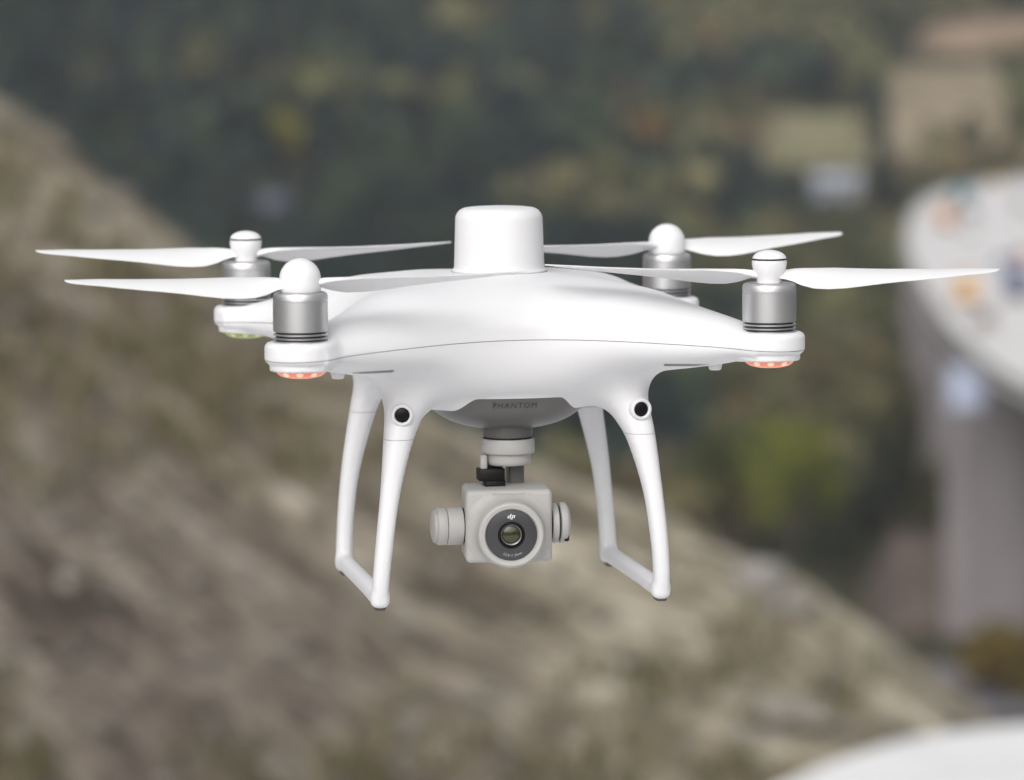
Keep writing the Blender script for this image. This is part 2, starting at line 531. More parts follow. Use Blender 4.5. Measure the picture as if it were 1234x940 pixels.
# ---------------------------------------------------------------- viaduct
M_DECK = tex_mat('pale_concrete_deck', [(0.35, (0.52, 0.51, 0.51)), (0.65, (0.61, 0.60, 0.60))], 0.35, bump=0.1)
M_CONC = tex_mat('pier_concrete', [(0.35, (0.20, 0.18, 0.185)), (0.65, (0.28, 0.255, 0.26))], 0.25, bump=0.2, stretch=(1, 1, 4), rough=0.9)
M_PARA = tex_mat('parapet_concrete', [(0.35, (0.17, 0.16, 0.15)), (0.65, (0.25, 0.24, 0.23))], 0.6, bump=0.1)
M_PAINT = plain('road_paint', (0.78, 0.78, 0.76), 0.6)
viaduct = tag(empty('viaduct', gpt(47.5, 395)), 'pale concrete road viaduct curving away on tall grey piers', 'bridge')
VB = viaduct.location.copy()
EP = catm = None
def cat2(P, n):
    P = np.array(P, float); Q = np.vstack([2 * P[0] - P[1], P, 2 * P[-1] - P[-2]]); out = []
    for i in range(1, len(Q) - 2):
        for k in range(n):
            t = k / n; a, b_, c, d = Q[i - 1], Q[i], Q[i + 1], Q[i + 2]
            out.append(0.5 * (2 * b_ + (c - a) * t + (2 * a - 5 * b_ + 4 * c - d) * t * t + (3 * b_ - a - 3 * c + d) * t ** 3))
    out.append(P[-1]); return np.array(out)
EL = cat2(VIADUCT, 10)                                           # left edge of the deck, seen from the camera
TG = np.gradient(EL, axis=0); TG /= np.linalg.norm(TG, axis=1, keepdims=True)
NR = np.stack([TG[:, 1], -TG[:, 0]], 1)                          # to the right of travel = inside of the bend
DECK_Z = -34.0
def ribbon(mb, o0, o1, z0, z1, cap=True):
    """a band along the viaduct between two offsets from the left edge and two heights"""
    A = EL + NR * o0; B = EL + NR * o1; n = len(A)
    V = []
    for P, z in ((A, z0), (B, z0), (B, z1), (A, z1)):
        V += [(p[0] - VB.x, p[1] + CY0 - VB.y, DECK_Z + CAM.z + z - VB.z) for p in P]
    F = []
    for i in range(n - 1):
        for q in range(4):
            r = (q + 1) % 4
            F.append((q * n + i, q * n + i + 1, r * n + i + 1, r * n + i))
    F += [(0, n, 2 * n, 3 * n), (n - 1, 4 * n - 1, 3 * n - 1, 2 * n - 1)]
    mb.add(V, [f[::-1] for f in F], False)
WD = 24.0
b = MB(); ribbon(b, 0.0, WD, -0.5, 0); b.build('deck', M_DECK, viaduct)
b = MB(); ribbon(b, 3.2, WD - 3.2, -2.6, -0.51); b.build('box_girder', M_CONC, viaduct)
for o0 in (0.1, WD - 0.5):
    b = MB(); ribbon(b, o0, o0 + 0.4, 0.004, 0.75); b.build('parapet', M_PARA, viaduct)
for o0 in (1.6, WD / 2 - 0.1, WD - 1.8):
    b = MB(); ribbon(b, o0, o0 + 0.2, 0.004, 0.02); b.build('lane_line', M_PAINT, viaduct)
def pier(i, w_=9.0, d_=3.4):
    c = EL[i] + NR[i] * 4.2; g = gpt(c[0], c[1])
    Mx = Matrix.Translation((c[0] - VB.x, c[1] + CY0 - VB.y, 0)) @ Matrix.Rotation(math.atan2(TG[i][1], TG[i][0]) - R(90), 4, 'Z')
    zt = DECK_Z + CAM.z - 2.6 - VB.z; zb = g.z - VB.z - 1
    b = MB()
    b.box((-w_ / 2, -d_ / 2, zb), (w_ / 2, d_ / 2, zt - 2.2), Mx)
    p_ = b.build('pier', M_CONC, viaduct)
    b = MB(); V = [(-w_ / 2, -d_ / 2, zt - 2.19), (w_ / 2, -d_ / 2, zt - 2.19), (w_ / 2, d_ / 2, zt - 2.19), (-w_ / 2, d_ / 2, zt - 2.19),
                   (-4.6, -d_ / 2 - .2, zt), (17, -d_ / 2 - .2, zt), (17, d_ / 2 + .2, zt), (-4.6, d_ / 2 + .2, zt)]
    b.add(V, [(3, 2, 1, 0), (4, 5, 6, 7), (0, 1, 5, 4), (1, 2, 6, 5), (2, 3, 7, 6), (3, 0, 4, 7)], False, Mx)
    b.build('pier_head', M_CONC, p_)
for i in (6, 26, 44, 54, 64, 74, 84, 96): pier(i)

# ---------------------------------------------------------------- vehicles on the viaduct
M_TYRE = plain('tyre_rubber', (0.02, 0.02, 0.02), 0.8)
M_WIN = plain('vehicle_glass', (0.02, 0.025, 0.03), 0.08)
M_TLAMP = plain('tail_lamp_red', (0.35, 0.02, 0.02), 0.25)
M_HLAMP = plain('headlamp_clear', (0.7, 0.7, 0.72), 0.15)
def prism(mb, prof, w0, w1f=None):
    """side outline [(y, z)] pulled across x"""
    n = len(prof)
    V = [(-w0, y, z) for y, z in prof] + [(w0, y, z) for y, z in prof]
    F = [tuple(range(n)), tuple(reversed(range(n, 2 * n)))]
    for i in range(n):
        j = (i + 1) % n; F.append((i, n + i, n + j, j))
    mb.add(V, [f[::-1] for f in F], False)
def vehicle(name, label, cat, i, off, paint, kind='car', back=False):
    c = EL[i] + NR[i] * off
    root = tag(empty(name, (c[0], c[1] + CY0, DECK_Z + CAM.z + 0.006), math.atan2(TG[i][1], TG[i][0]) - R(90) + (math.pi if back else 0)), label, cat, 'vehicles on the viaduct')
    pm = plain(name + '_paint', paint, 0.3, var=0.01, coat=0.6)
    if kind == 'car':
        b = MB(); prism(b, [(-2.2, 0.35), (2.2, 0.35), (2.25, 0.72), (1.1, 0.95), (-2.05, 0.98), (-2.25, 0.7)], 0.88); b.build('body', pm, root)
        b = MB()
        V = [(-0.82, 1.05, 0.951), (0.82, 1.05, 0.951), (0.82, -1.85, 0.98), (-0.82, -1.85, 0.98), (-0.62, 0.35, 1.45), (0.62, 0.35, 1.45), (0.62, -1.25, 1.47), (-0.62, -1.25, 1.47)]
        b.add(V, [(0, 1, 2, 3), (0, 4, 5, 1), (1, 5, 6, 2), (2, 6, 7, 3), (3, 7, 4, 0)], False); b.build('window', M_WIN, root)
        b = MB(); b.box((-0.64, -1.27, 1.45), (0.64, 0.37, 1.51)); b.build('roof', pm, root)
        wy, wr, L_ = (1.4, -1.35), 0.33, 2.25
        lz = 0.72
    else:
        b = MB(); prism(b, [(1.5, 0.5), (3.4, 0.5), (3.45, 1.3), (3.1, 2.25), (1.5, 2.3)], 1.05); b.build('cab', plain(name + '_cab', tuple(0.6 * q for q in paint), 0.4), root)
        b = MB(); b.box((-0.9, 3.15, 1.35), (0.9, 3.42, 2.1)); b.build('window', M_WIN, root)
        b = MB(); b.box((-1.2, -3.6, 0.85), (1.2, 1.4, 3.3)); b.build('cargo_box', pm, root)
        b = MB(); b.box((-1.0, -3.5, 0.5), (1.0, 1.48, 0.84)); b.build('chassis', M_BLACK0, root)
        wy, wr, L_ = (2.3, -2.3), 0.45, 3.6
        lz = 0.7
    for sx in (-1, 1):
        for y in wy:
            b = MB(); b.lathe([(wr * 0.62, -0.11), (wr, -0.09), (wr, 0.09), (wr * 0.62, 0.11)], 20, Matrix.Translation((sx * (0.82 if kind == 'car' else 1.0), y, wr)) @ Matrix.Rotation(R(90), 4, 'Y'))
            b.build('wheel', M_TYRE, root)
        b = MB(); b.box((sx * 0.7 - 0.16, -L_ - 0.03, lz - 0.08), (sx * 0.7 + 0.16, -L_ + 0.1, lz + 0.1)); b.build('tail_lamp', M_TLAMP, root)
        b = MB(); y1 = 2.2 if kind == 'car' else 3.43
        b.box((sx * 0.65 - 0.17, y1 - 0.1, lz - 0.12), (sx * 0.65 + 0.17, y1 + 0.04, lz + 0.04)); b.build('headlamp', M_HLAMP, root)
    return root
M_BLACK0 = plain('chassis_black', (0.015, 0.015, 0.015), 0.6)
#VEHICLES
vehicle('box_truck', 'orange box truck nearest the outer edge of the viaduct bend', 'truck', 62, 6.2, (0.42, 0.17, 0.05), 'truck')
vehicle('delivery_van', 'teal box van behind the orange truck on the viaduct', 'van', 67, 7.5, (0.02, 0.20, 0.24), 'truck', True)
vehicle('delivery_van', 'navy blue box van in the near right part of the viaduct', 'van', 51, 10.4, (0.015, 0.035, 0.12), 'truck')
vehicle('delivery_van', 'pale tan box van left of the navy blue one on the viaduct', 'van', 50, 4.2, (0.55, 0.32, 0.13), 'truck')
vehicle('parked_car', 'dark maroon car at the far right of the viaduct', 'car', 66, 17.5, (0.14, 0.02, 0.03), back=True)
vehicle('parked_car', 'yellow car farthest along the viaduct', 'car', 77, 4.5, (0.60, 0.38, 0.06))
vehicle('parked_car', 'white car in the middle of the viaduct', 'car', 59, 9.5, (0.75, 0.75, 0.76))

for nm, lb, i_, o_, c_, bk in (
        ('parked_car', 'bright red car near the inner side of the viaduct', 56, 14.5, (0.40, 0.03, 0.02), False),
        ('parked_car', 'sky blue car behind the navy blue van on the viaduct', 55, 11.5, (0.12, 0.25, 0.45), True),
        ('parked_car', 'black car ahead of the orange truck on the viaduct', 64, 9.8, (0.02, 0.02, 0.02), False),
        ('parked_car', 'brown car by the parapet nearest the pier head', 46, 4.4, (0.16, 0.09, 0.05), False),
        ('parked_car', 'silver car behind the yellow car at the far end of the viaduct', 73, 5.5, (0.35, 0.36, 0.38), True)):
    vehicle(nm, lb, 'car', i_, o_, c_, back=bk)

# ---------------------------------------------------------------- small buildings in the valley
M_WALLP = plain('pale_blue_white_render', (0.27, 0.29, 0.34), 0.8, bscale=8, var=0.08)
M_WALLB = plain('pale_blue_sheeting', (0.46, 0.51, 0.66), 0.7, bscale=5, var=0.08)
M_ROOFG = plain('grey_blue_roof', (0.30, 0.33, 0.40), 0.6, bscale=6, var=0.12)
M_WOOD = plain('dark_wood', (0.05, 0.04, 0.03), 0.7, bscale=5, var=0.2)
def house(name, label, u, Y, w_, d_, h, rise, wall, roof, rz=0.0, lift=0.0):
    x = (u - 617) / 4745.2 * Y
    g = gpt(x, Y)
    root = tag(empty(name, g + Vector((0, 0, lift)), rz), label, 'building')
    b = MB(); b.box((-w_ / 2, -d_ / 2, -2.5 - lift), (w_ / 2, d_ / 2, h))
    b.add([(-w_ / 2, -d_ / 2, h), (-w_ / 2, d_ / 2, h), (-w_ / 2, 0, h + rise), (w_ / 2, -d_ / 2, h), (w_ / 2, d_ / 2, h), (w_ / 2, 0, h + rise)], [(0, 2, 1), (3, 4, 5)], False)
    b.build('wall', wall, root)
    b = MB(); e = 0.45; t = 0.2; k = rise / (d_ / 2)
    for s in (-1, 1):
        y1 = s * (d_ / 2 + e); z1 = h - e * k
        V = [(-w_ / 2 - e, 0, h + rise), (w_ / 2 + e, 0, h + rise), (w_ / 2 + e, y1, z1), (-w_ / 2 - e, y1, z1)]
        V = [(x_, y_, z_ + 0.02) for x_, y_, z_ in V] + [(x_, y_, z_ + t) for x_, y_, z_ in V]
        b.add(V, [(0, 1, 2, 3), (7, 6, 5, 4), (0, 4, 5, 1), (1, 5, 6, 2), (2, 6, 7, 3), (3, 7, 4, 0)], False)
    b.build('roof', roof, root)
    b = MB(); b.box((-0.6, -d_ / 2 - 0.06, 0.0), (0.6, -d_ / 2 - 0.003, min(2.2, h * 0.8))); b.build('door', M_WOOD, root)
    for sx in (-0.3, 0.3):
        b = MB(); b.box((sx * w_ - 0.6, -d_ / 2 - 0.07, h * 0.4), (sx * w_ + 0.6, -d_ / 2 - 0.004, h * 0.8)); b.build('window', M_WIN, root)
    return root
#HOUSES
house('farm_shed', 'long pale shed with white roof below the tan fields', 1008, 800, 9.0, 6, 2.6, 1.7, M_WALLP, plain('white_roof', (0.30, 0.32, 0.36), 0.5, bscale=4), 0.1, 1.0)
house('farm_house', 'small blue grey roofed house in dark woods left of the antenna', 328, 745, 6, 5, 3.0, 2.0, plain('dark_grey_render', (0.10, 0.11, 0.14), 0.8), plain('slate_roof', (0.085, 0.095, 0.13), 0.6), -0.2, 1.0)  # wall in one even dark grey
house('garden_hut', 'pale blue hut at the valley foot seen behind right landing gear', 776, 446, 4.2, 4, 3.0, 1.2, M_WALLB, M_ROOFG, 0.3, 0.0)
# sheeted work platform hung at the pier head
xw, zw = 43.0, -38.9
wp = tag(empty('work_platform', (xw, 371 + CY0, zw + CAM.z)), 'pale blue sheeted work platform hanging under the bridge edge beside the pier', 'platform')
b = MB(); b.box((-1.6, -1.2, 0.12), (1.6, 1.2, 3.7)); b.build('sheeting', M_WALLB, wp)
b = MB(); b.box((-1.9, -1.5, 0), (1.9, 1.5, 0.11)); b.build('floor_grid', M_ROOFG, wp)
for sx in (-1.7, 1.7):
    for sy in (-1.3, 1.3):
        b = MB(); b.tube([(sx, sy, 0.11), (sx, sy, 4.6)], 0.06, 8); b.build('hanger', M_ROOFG, wp)

# ---------------------------------------------------------------- the bare hillside close by
CRX = np.array([-14, -9, -6, -4, -3.2, -2.47, -1.68, -1.0, -0.3, 0.3, 0.60, 0.80, 1.05, 1.32, 1.62, 1.96, 2.3, 3.0, 4.5, 8, 14.0])
CRZ = np.array([3.1, 2.2, 1.2, 0.25, -0.14, -0.56, -1.13, -1.57, -1.97, -2.20, -2.29, -2.35, -2.45, -2.56, -2.74, -3.00, -3.35, -4.3, -6.6, -13, -26])
def crest_Y(x): return np.interp(x, [-14, -2.6, 2.0, 14], [25, 20.0, 16.4, 12])
def hill_z(x, Y, rough=True):
    x = np.asarray(x, float); Y = np.asarray(Y, float)
    zc = np.interp(x, CRX, CRZ); yc = crest_Y(x)
    d = yc - Y
    rnd = 0.35
    fr = np.where(d > 0, -0.60 * (np.sqrt(d * d + rnd * rnd) - rnd), -0.95 * (np.sqrt(d * d + rnd * rnd) - rnd))
    z = zc + fr
    terr = np.interp(Y, [-60, 0.5, 4, 9, 13, 15, 20], [-2.9, -2.9, -2.9, -3.0, -3.5, -5.0, -12]) - np.clip(x - 6, 0, 60) * 0.35
    z = np.maximum(z, np.where(Y < 15, terr, -1e3))
    if rough:
        z = z + (vnoise(x, Y, 0.9, 2, 3) - 0.5) * 0.10 + (vnoise(x, Y, 4.0, 4, 4) - 0.5) * 0.10
    return np.maximum(z, -67)
hy = np.concatenate([np.linspace(-60, 10, 70), np.linspace(10.1, 22, 260), np.linspace(22.3, 60, 60), np.linspace(62, 130, 30)])
hx = np.concatenate([np.linspace(-60, -5, 60), np.linspace(-4.9, 4, 230), np.linspace(4.2, 60, 60)])
HX, HY = np.meshgrid(hx, hy, indexing='ij')
def hill_material():
    """streaked dry earth: a tan zone along the crest, greyer stony earth lower down"""
    m, N, L, P = new_mat('dry_hillside_earth')
    tc = N.new('ShaderNodeTexCoord'); mp = N.new('ShaderNodeMapping'); mp.vector_type = 'TEXTURE'
    mp.inputs['Rotation'].default_value = (0, 0, R(-38)); mp.inputs['Scale'].default_value = (3.2, 0.5, 0.9)
    L.new(tc.outputs['Object'], mp.inputs['Vector'])
    def ramp(fac, stops):
        cr = N.new('ShaderNodeValToRGB'); el = cr.color_ramp.elements
        el[0].position, el[0].color = stops[0][0], (*stops[0][1], 1); el[1].position, el[1].color = stops[-1][0], (*stops[-1][1], 1)
        for p_, c_ in stops[1:-1]: el.new(p_).color = (*c_, 1)
        L.new(fac, cr.inputs['Fac']); return cr.outputs['Color']
    n1 = N.new('ShaderNodeTexNoise'); n1.inputs['Scale'].default_value = 2.0; n1.inputs['Detail'].default_value = 7; n1.inputs['Roughness'].default_value = 0.6
    n1.inputs['Distortion'].default_value = 0.4
    L.new(mp.outputs[0], n1.inputs['Vector'])
    tan = ramp(n1.outputs['Fac'], [(0.36, (0.085, 0.072, 0.052)), (0.48, (0.175, 0.155, 0.115)), (0.60, (0.27, 0.245, 0.19)), (0.72, (0.40, 0.38, 0.33))])
    gry = ramp(n1.outputs['Fac'], [(0.36, (0.046, 0.037, 0.030)), (0.48, (0.100, 0.083, 0.069)), (0.60, (0.152, 0.130, 0.108)), (0.74, (0.25, 0.225, 0.195))])
    at = N.new('ShaderNodeAttribute'); at.attribute_name = 'zone'
    mx = N.new('ShaderNodeMix'); mx.data_type = 'RGBA'
    L.new(at.outputs['Fac'], mx.inputs['Factor']); L.new(gry, mx.inputs['A']); L.new(tan, mx.inputs['B'])
    n3 = N.new('ShaderNodeTexNoise'); n3.inputs['Scale'].default_value = 10.0; n3.inputs['Detail'].default_value = 5; n3.inputs['Roughness'].default_value = 0.65
    L.new(mp.outputs[0], n3.inputs['Vector'])
    m3 = N.new('ShaderNodeMapRange'); m3.inputs['From Min'].default_value = 0.3; m3.inputs['From Max'].default_value = 0.7
    m3.inputs['To Min'].default_value = 0.30; m3.inputs['To Max'].default_value = 1.65
    L.new(n3.outputs['Fac'], m3.inputs['Value'])
    mm = N.new('ShaderNodeMix'); mm.data_type = 'RGBA'; mm.blend_type = 'MULTIPLY'; mm.inputs['Factor'].default_value = 1.0
    L.new(mx.outputs['Result'], mm.inputs['A']); L.new(m3.outputs[0], mm.inputs['B'])
    L.new(mm.outputs['Result'], P.inputs['Base Color'])
    P.inputs['Roughness'].default_value = 0.95; P.inputs['Specular IOR Level'].default_value = 0.2
    n2 = N.new('ShaderNodeTexNoise'); n2.inputs['Scale'].default_value = 9.0; n2.inputs['Detail'].default_value = 6
    L.new(tc.outputs['Object'], n2.inputs['Vector'])
    b = N.new('ShaderNodeBump'); b.inputs['Strength'].default_value = 0.8; b.inputs['Distance'].default_value = 0.05
    L.new(n2.outputs['Fac'], b.inputs['Height']); L.new(b.outputs[0], P.inputs['Normal'])
    return m
M_HILL = hill_material()
me = grid_mesh('hillside', HX, HY + CY0, hill_z(HX, HY) + CAM.z)
dd = (crest_Y(HX) - HY) - np.clip(HX, -1, 3) * 0.9
zone = np.clip(1.2 + 0.22 * np.clip(HX, 0, 2) - dd / 2.6 + (vnoise(HX, HY, 0.7, 9, 3) - 0.5) * 1.5, 0, 1)
at_ = me.attributes.new('zone', 'FLOAT', 'POINT'); at_.data.foreach_set('value', zone.ravel().astype(np.float32))
hill = tag(link('hillside', me, None, M_HILL), kind='structure')

# stones and dry grass strewn over it
def rock_mesh(rng, n=2):
    bm = MB()
    t = (1 + 5 ** 0.5) / 2
    V = [Vector(v).normalized() for v in [(-1, t, 0), (1, t, 0), (-1, -t, 0), (1, -t, 0), (0, -1, t), (0, 1, t), (0, -1, -t), (0, 1, -t), (t, 0, -1), (t, 0, 1), (-t, 0, -1), (-t, 0, 1)]]
    F = [(0, 11, 5), (0, 5, 1), (0, 1, 7), (0, 7, 10), (0, 10, 11), (1, 5, 9), (5, 11, 4), (11, 10, 2), (10, 7, 6), (7, 1, 8), (3, 9, 4), (3, 4, 2), (3, 2, 6), (3, 6, 8), (3, 8, 9), (4, 9, 5), (2, 4, 11), (6, 2, 10), (8, 6, 7), (9, 8, 1)]
    for _ in range(n):
        mid = {}; G = []
        def m(a, c):
            k = (min(a, c), max(a, c))
            if k not in mid:
                mid[k] = len(V); V.append(((V[a] + V[c]) / 2).normalized())
            return mid[k]
        for a, c, d in F:
            x, y, z = m(a, c), m(c, d), m(d, a)
            G += [(a, x, z), (c, y, x), (d, z, y), (x, y, z)]
        F = G
    off = Vector(rng.random(3) * 50)
    P = []
    for v in V:
        k = 1 + 0.55 * (mnoise.noise(v * 1.3 + off)) + 0.18 * mnoise.noise(v * 3.7 + off)
        P.append(v * k)
    return np.array([tuple(p) for p in P]), np.array(F, np.int32)
M_STONE = tint_mat('stone', 0.9)
def strew_stones(n, seed):
    rng = np.random.default_rng(seed)
    protos = [rock_mesh(rng, 1) for _ in range(8)]
    VV = []; FF = []; CC = []; base = 0
    x = rng.uniform(-4.2, 3.2, n); Y = rng.uniform(13.5, 21, n)
    s = 0.012 + 0.040 * rng.random(n) ** 3.0
    z = hill_z(x, Y) + CAM.z
    for i in range(n):
        P, F = protos[rng.integers(0, 8)]
        a = rng.random() * 6.28; ca, sa = math.cos(a), math.sin(a)
        Q = P * s[i] * np.array([1.2, 0.9, 0.7])
        Q = np.stack([Q[:, 0] * ca - Q[:, 1] * sa, Q[:, 0] * sa + Q[:, 1] * ca, Q[:, 2]], 1) + np.array([x[i], Y[i] + CY0, z[i] + s[i] * 0.2])
        VV.append(Q); FF.append(F + base); base += len(Q)
        c = np.array([(0.20, 0.185, 0.165), (0.15, 0.138, 0.122), (0.10, 0.09, 0.082), (0.28, 0.26, 0.23)][rng.choice(4, p=[0.32, 0.36, 0.285, 0.035])])
        CC.append(np.repeat(c[None], len(Q), 0))
    me = mesh_np('scree', np.concatenate(VV), np.concatenate(FF), False)
    set_tint(me, np.concatenate(CC))
    return tag(link('scree', me, None, M_STONE), kind='stuff')
strew_stones(3000, 41)
def strew_grass(n, per, seed):
    rng = np.random.default_rng(seed)
    x = rng.uniform(-4.4, 3.4, n * 3); Y = rng.uniform(13.2, 21.5, n * 3)
    keep = (vnoise(x, Y, 0.55, 6, 3) + 0.12 * rng.random(n * 3) > 0.55) & (np.abs(crest_Y(x) - Y) > 0.5)
    x, Y = x[keep][:n], Y[keep][:n]; n = len(x)
    x = np.repeat(x, per) + rng.normal(size=n * per) * 0.035; Y = np.repeat(Y, per) + rng.normal(size=n * per) * 0.035
    z = hill_z(x, Y) + CAM.z - 0.01
    h = 0.05 + 0.13 * rng.random(n * per); a = rng.random(n * per) * 6.28
    lean = 0.3 + 0.7 * rng.random(n * per)
    dx, dy = np.cos(a), np.sin(a); wd = 0.004 + 0.003 * rng.random(n * per)
    B = np.stack([x, Y + CY0, z], 1)
    sx = np.stack([-dy * wd, dx * wd, 0 * wd], 1)
    Mi = B + np.stack([dx * h * lean * 0.35, dy * h * lean * 0.35, h * 0.6], 1)
    Tp = B + np.stack([dx * h * lean, dy * h * lean, h], 1)
    V = np.stack([B - sx, B + sx, Mi + sx * 0.8, Tp + sx * 0.15, Tp - sx * 0.15, Mi - sx * 0.8], 1).reshape(-1, 3)
    k = np.arange(n * per)[:, None] * 6
    F = np.concatenate([k + np.array([0, 1, 2, 5]), k + np.array([5, 2, 3, 4])])
    me = mesh_np('dry_grass', V, F.astype(np.int32), False)
    c = hexmix([(0.20, 0.175, 0.105), (0.26, 0.23, 0.15), (0.15, 0.13, 0.08), (0.12, 0.115, 0.06)], rng, n * per)
    set_tint(me, np.repeat(c, 6, 0))
    return tag(link('dry_grass', me, None, M_LEAF), kind='stuff')
strew_grass(1800, 14, 42)
def rock(name, label, u, v, size, col, seed):
    """a loose boulder where the line of sight meets the slope"""
    Y = 13.0
    while Y < 21:
        x, z = pix(u, v, Y)
        if float(hill_z(x, Y)) > z: break
        Y += 0.04
    P, F = rock_mesh(np.random.default_rng(seed), 3)
    me = mesh_np(name, P * size * np.array([1.15, 0.9, 0.75]), F, True)
    o = link(name, me, None, tex_mat(name + '_stone', [(0.35, tuple(0.7 * c for c in col)), (0.65, col)], 18.0, bump=0.5, bdist=0.01))
    o.location = (x, Y + CY0, float(hill_z(x, Y)) + CAM.z + size * 0.25)
    return tag(o, label, 'rock', 'loose pale rocks on the bare hillside')
#ROCKS
rock('loose_rock', 'pale rock on the slope below the left landing gear', 372, 815, 0.06, (0.205, 0.185, 0.16), 1)
rock('loose_rock', 'pale rock in the bottom left corner of the slope', 113, 880, 0.055, (0.205, 0.185, 0.16), 2)
rock('loose_rock', 'pale rock at the bottom of the slope under the camera', 492, 888, 0.06, (0.205, 0.185, 0.16), 3)
rock('loose_rock', 'small tan rock on the slope left of the drone legs', 86, 688, 0.05, (0.205, 0.185, 0.16), 4)
rock('loose_rock', 'large grey boulder with a dark hollow on the crest right of the drone', 960, 748, 0.10, (0.22, 0.205, 0.18), 5)
rock('loose_rock', 'long pale slab of rock along the crest above the boulder', 915, 715, 0.11, (0.27, 0.255, 0.235), 6)
rock('loose_rock', 'tan boulder low on the slope beside the concrete platform', 960, 880, 0.12, (0.24, 0.22, 0.19), 8)

# pale concrete platform with a rounded corner in the lower right
M_SLAB = tex_mat('pale_concrete_slab', [(0.35, (0.65, 0.65, 0.66)), (0.65, (0.73, 0.73, 0.74))], 3.0, bump=0.15, bdist=0.01, rough=0.7)
EDGE = [(-6.5, -5.0), (-6.5, 9.0), (-0.6, 9.25), (0.12, 9.8), (0.42, 10.9), (0.62, 11.5), (0.79, 11.9), (0.93, 12.17), (1.07, 12.4), (1.22, 12.6), (1.40, 12.76), (1.68, 12.9), (2.1, 12.98), (2.8, 13.0), (6.5, 13.0), (6.5, -5.0)]  # unseen stretch under the drone is added to bounce light onto its underside
EDGE = EDGE[:2] + [tuple(p) for p in cat2(EDGE[2:14], 5)] + EDGE[14:]
b = MB(); n = len(EDGE)
zt, zb = CAM.z - 2.405, CAM.z - 4.4
RR_ = 0.05
def inset(k):
    out = []
    for i, p in enumerate(EDGE):
        a = Vector(EDGE[i - 1]); c = Vector(EDGE[(i + 1) % n]); t = (c - a).normalized()
        out.append((p[0] + t.y * k, p[1] - t.x * k))
    return out
ringz = [(0, zb), (0, zt - RR_)] + [(RR_ * (1 - math.cos(a)), zt - RR_ + RR_ * math.sin(a)) for a in (R(25), R(50), R(75), R(90))]
V = []
for k, z in ringz: V += [(p[0], p[1] + CY0, z) for p in inset(k)]
F = []
for q in range(len(ringz) - 1):
    for i in range(n):
        j = (i + 1) % n; F.append((q * n + i, (q + 1) * n + i, (q + 1) * n + j, q * n + j))
F.append(tuple(reversed([(len(ringz) - 1) * n + i for i in range(n)])))
b.add(V, F, True)
tag(b.build('concrete_platform', M_SLAB), 'pale smooth concrete platform with rounded edge at the foot of the slope', 'platform')

# ---------------------------------------------------------------- the air
#HAZE
hz = MB(); hz.box((-3000, -500, -80), (3000, 5200, 460))
mh = bpy.data.materials.new('haze_air'); mh.use_nodes = True
Nh = mh.node_tree.nodes; Nh.remove(Nh['Principled BSDF'])
pv_ = Nh.new('ShaderNodeVolumePrincipled'); pv_.inputs['Color'].default_value = (0.86, 0.92, 1.0, 1); pv_.inputs['Density'].default_value = 0.00010
mh.node_tree.links.new(pv_.outputs[0], Nh['Material Output'].inputs['Volume'])
haze = tag(hz.build('haze', mh), kind='stuff')

# ================================================================== THE DRONE (millimetres, local: +Y away from the viewer, z = 0 at the motor pads)
M_SHELL = plain('white_shell_plastic', (0.635, 0.635, 0.65), 0.45, bump=0.04, bscale=2500, var=0.012)
M_GAP = plain('seam_dark', (0.20, 0.20, 0.205), 0.7)
M_BLADE = plain('white_blade_plastic', (0.66, 0.66, 0.67), 0.36, var=0.02)
M_ALU = plain('brushed_aluminium', (0.55, 0.55, 0.56), 0.36, metal=0.9, var=0.05)
M_ALU_D = plain('dark_stator_metal', (0.035, 0.035, 0.038), 0.45, metal=0.4)
M_GREY = plain('grey_gimbal_plastic', (0.09, 0.088, 0.084), 0.42, bump=0.05, bscale=2500, var=0.02)
M_CAMW = plain('pale_grey_satin_metal', (0.345, 0.338, 0.328), 0.55, metal=0.0, bump=0.04, bscale=2500, var=0.02)
M_BLACK = plain('black_plastic', (0.008, 0.008, 0.008), 0.5, spec=0.2)
M_GLASSB = plain('black_lens_glass', (0.006, 0.006, 0.008), 0.3, spec=0.15)
M_FACE = plain('smoked_face_plate', (0.040, 0.040, 0.043), 0.30)
M_LENS = plain('coated_lens', (0.030, 0.032, 0.012), 0.06, coat=0.5)
M_RING = plain('lens_ring_metal', (0.14, 0.14, 0.135), 0.3, metal=0.6)
M_PRINT = plain('pale_print', (0.62, 0.62, 0.62), 0.6)
M_PRINT_D = plain('pale_grey_print', (0.38, 0.38, 0.38), 0.6)
M_PRINT_G = plain('engraved_dark_grey', (0.025, 0.025, 0.025), 0.6)
M_LED_R = emis('red_lamp_cover', (0.60, 0.20, 0.13), (1.0, 0.22, 0.11), 0.34, 0.2)
M_LED_RB = emis('red_lamp_core', (0.8, 0.45, 0.32), (1.0, 0.55, 0.33), 0.55)
M_LED_G = emis('green_lamp_cover', (0.30, 0.34, 0.09), (0.50, 0.70, 0.08), 0.05, 0.2)
M_LED_GB = emis('green_lamp_core', (0.5, 0.6, 0.25), (0.7, 0.95, 0.3), 0.1)
M_RUBBER = plain('brown_rubber', (0.07, 0.06, 0.05), 0.8)

MM = 0.001
YAW = 0.1791
drone = tag(empty('drone', (0, 0, 0), YAW),
            'white four rotor camera drone hovering in mid air with grey gimbal camera below', 'drone')
drone.rotation_euler = (0, R(0.0), YAW)

# ---------------------------------------------------------------- implicit shell
def smin(a, b, k):
    h = np.clip(0.5 + 0.5 * (b - a) / k, 0, 1)
    return b + (a - b) * h - k * h * (1 - h)

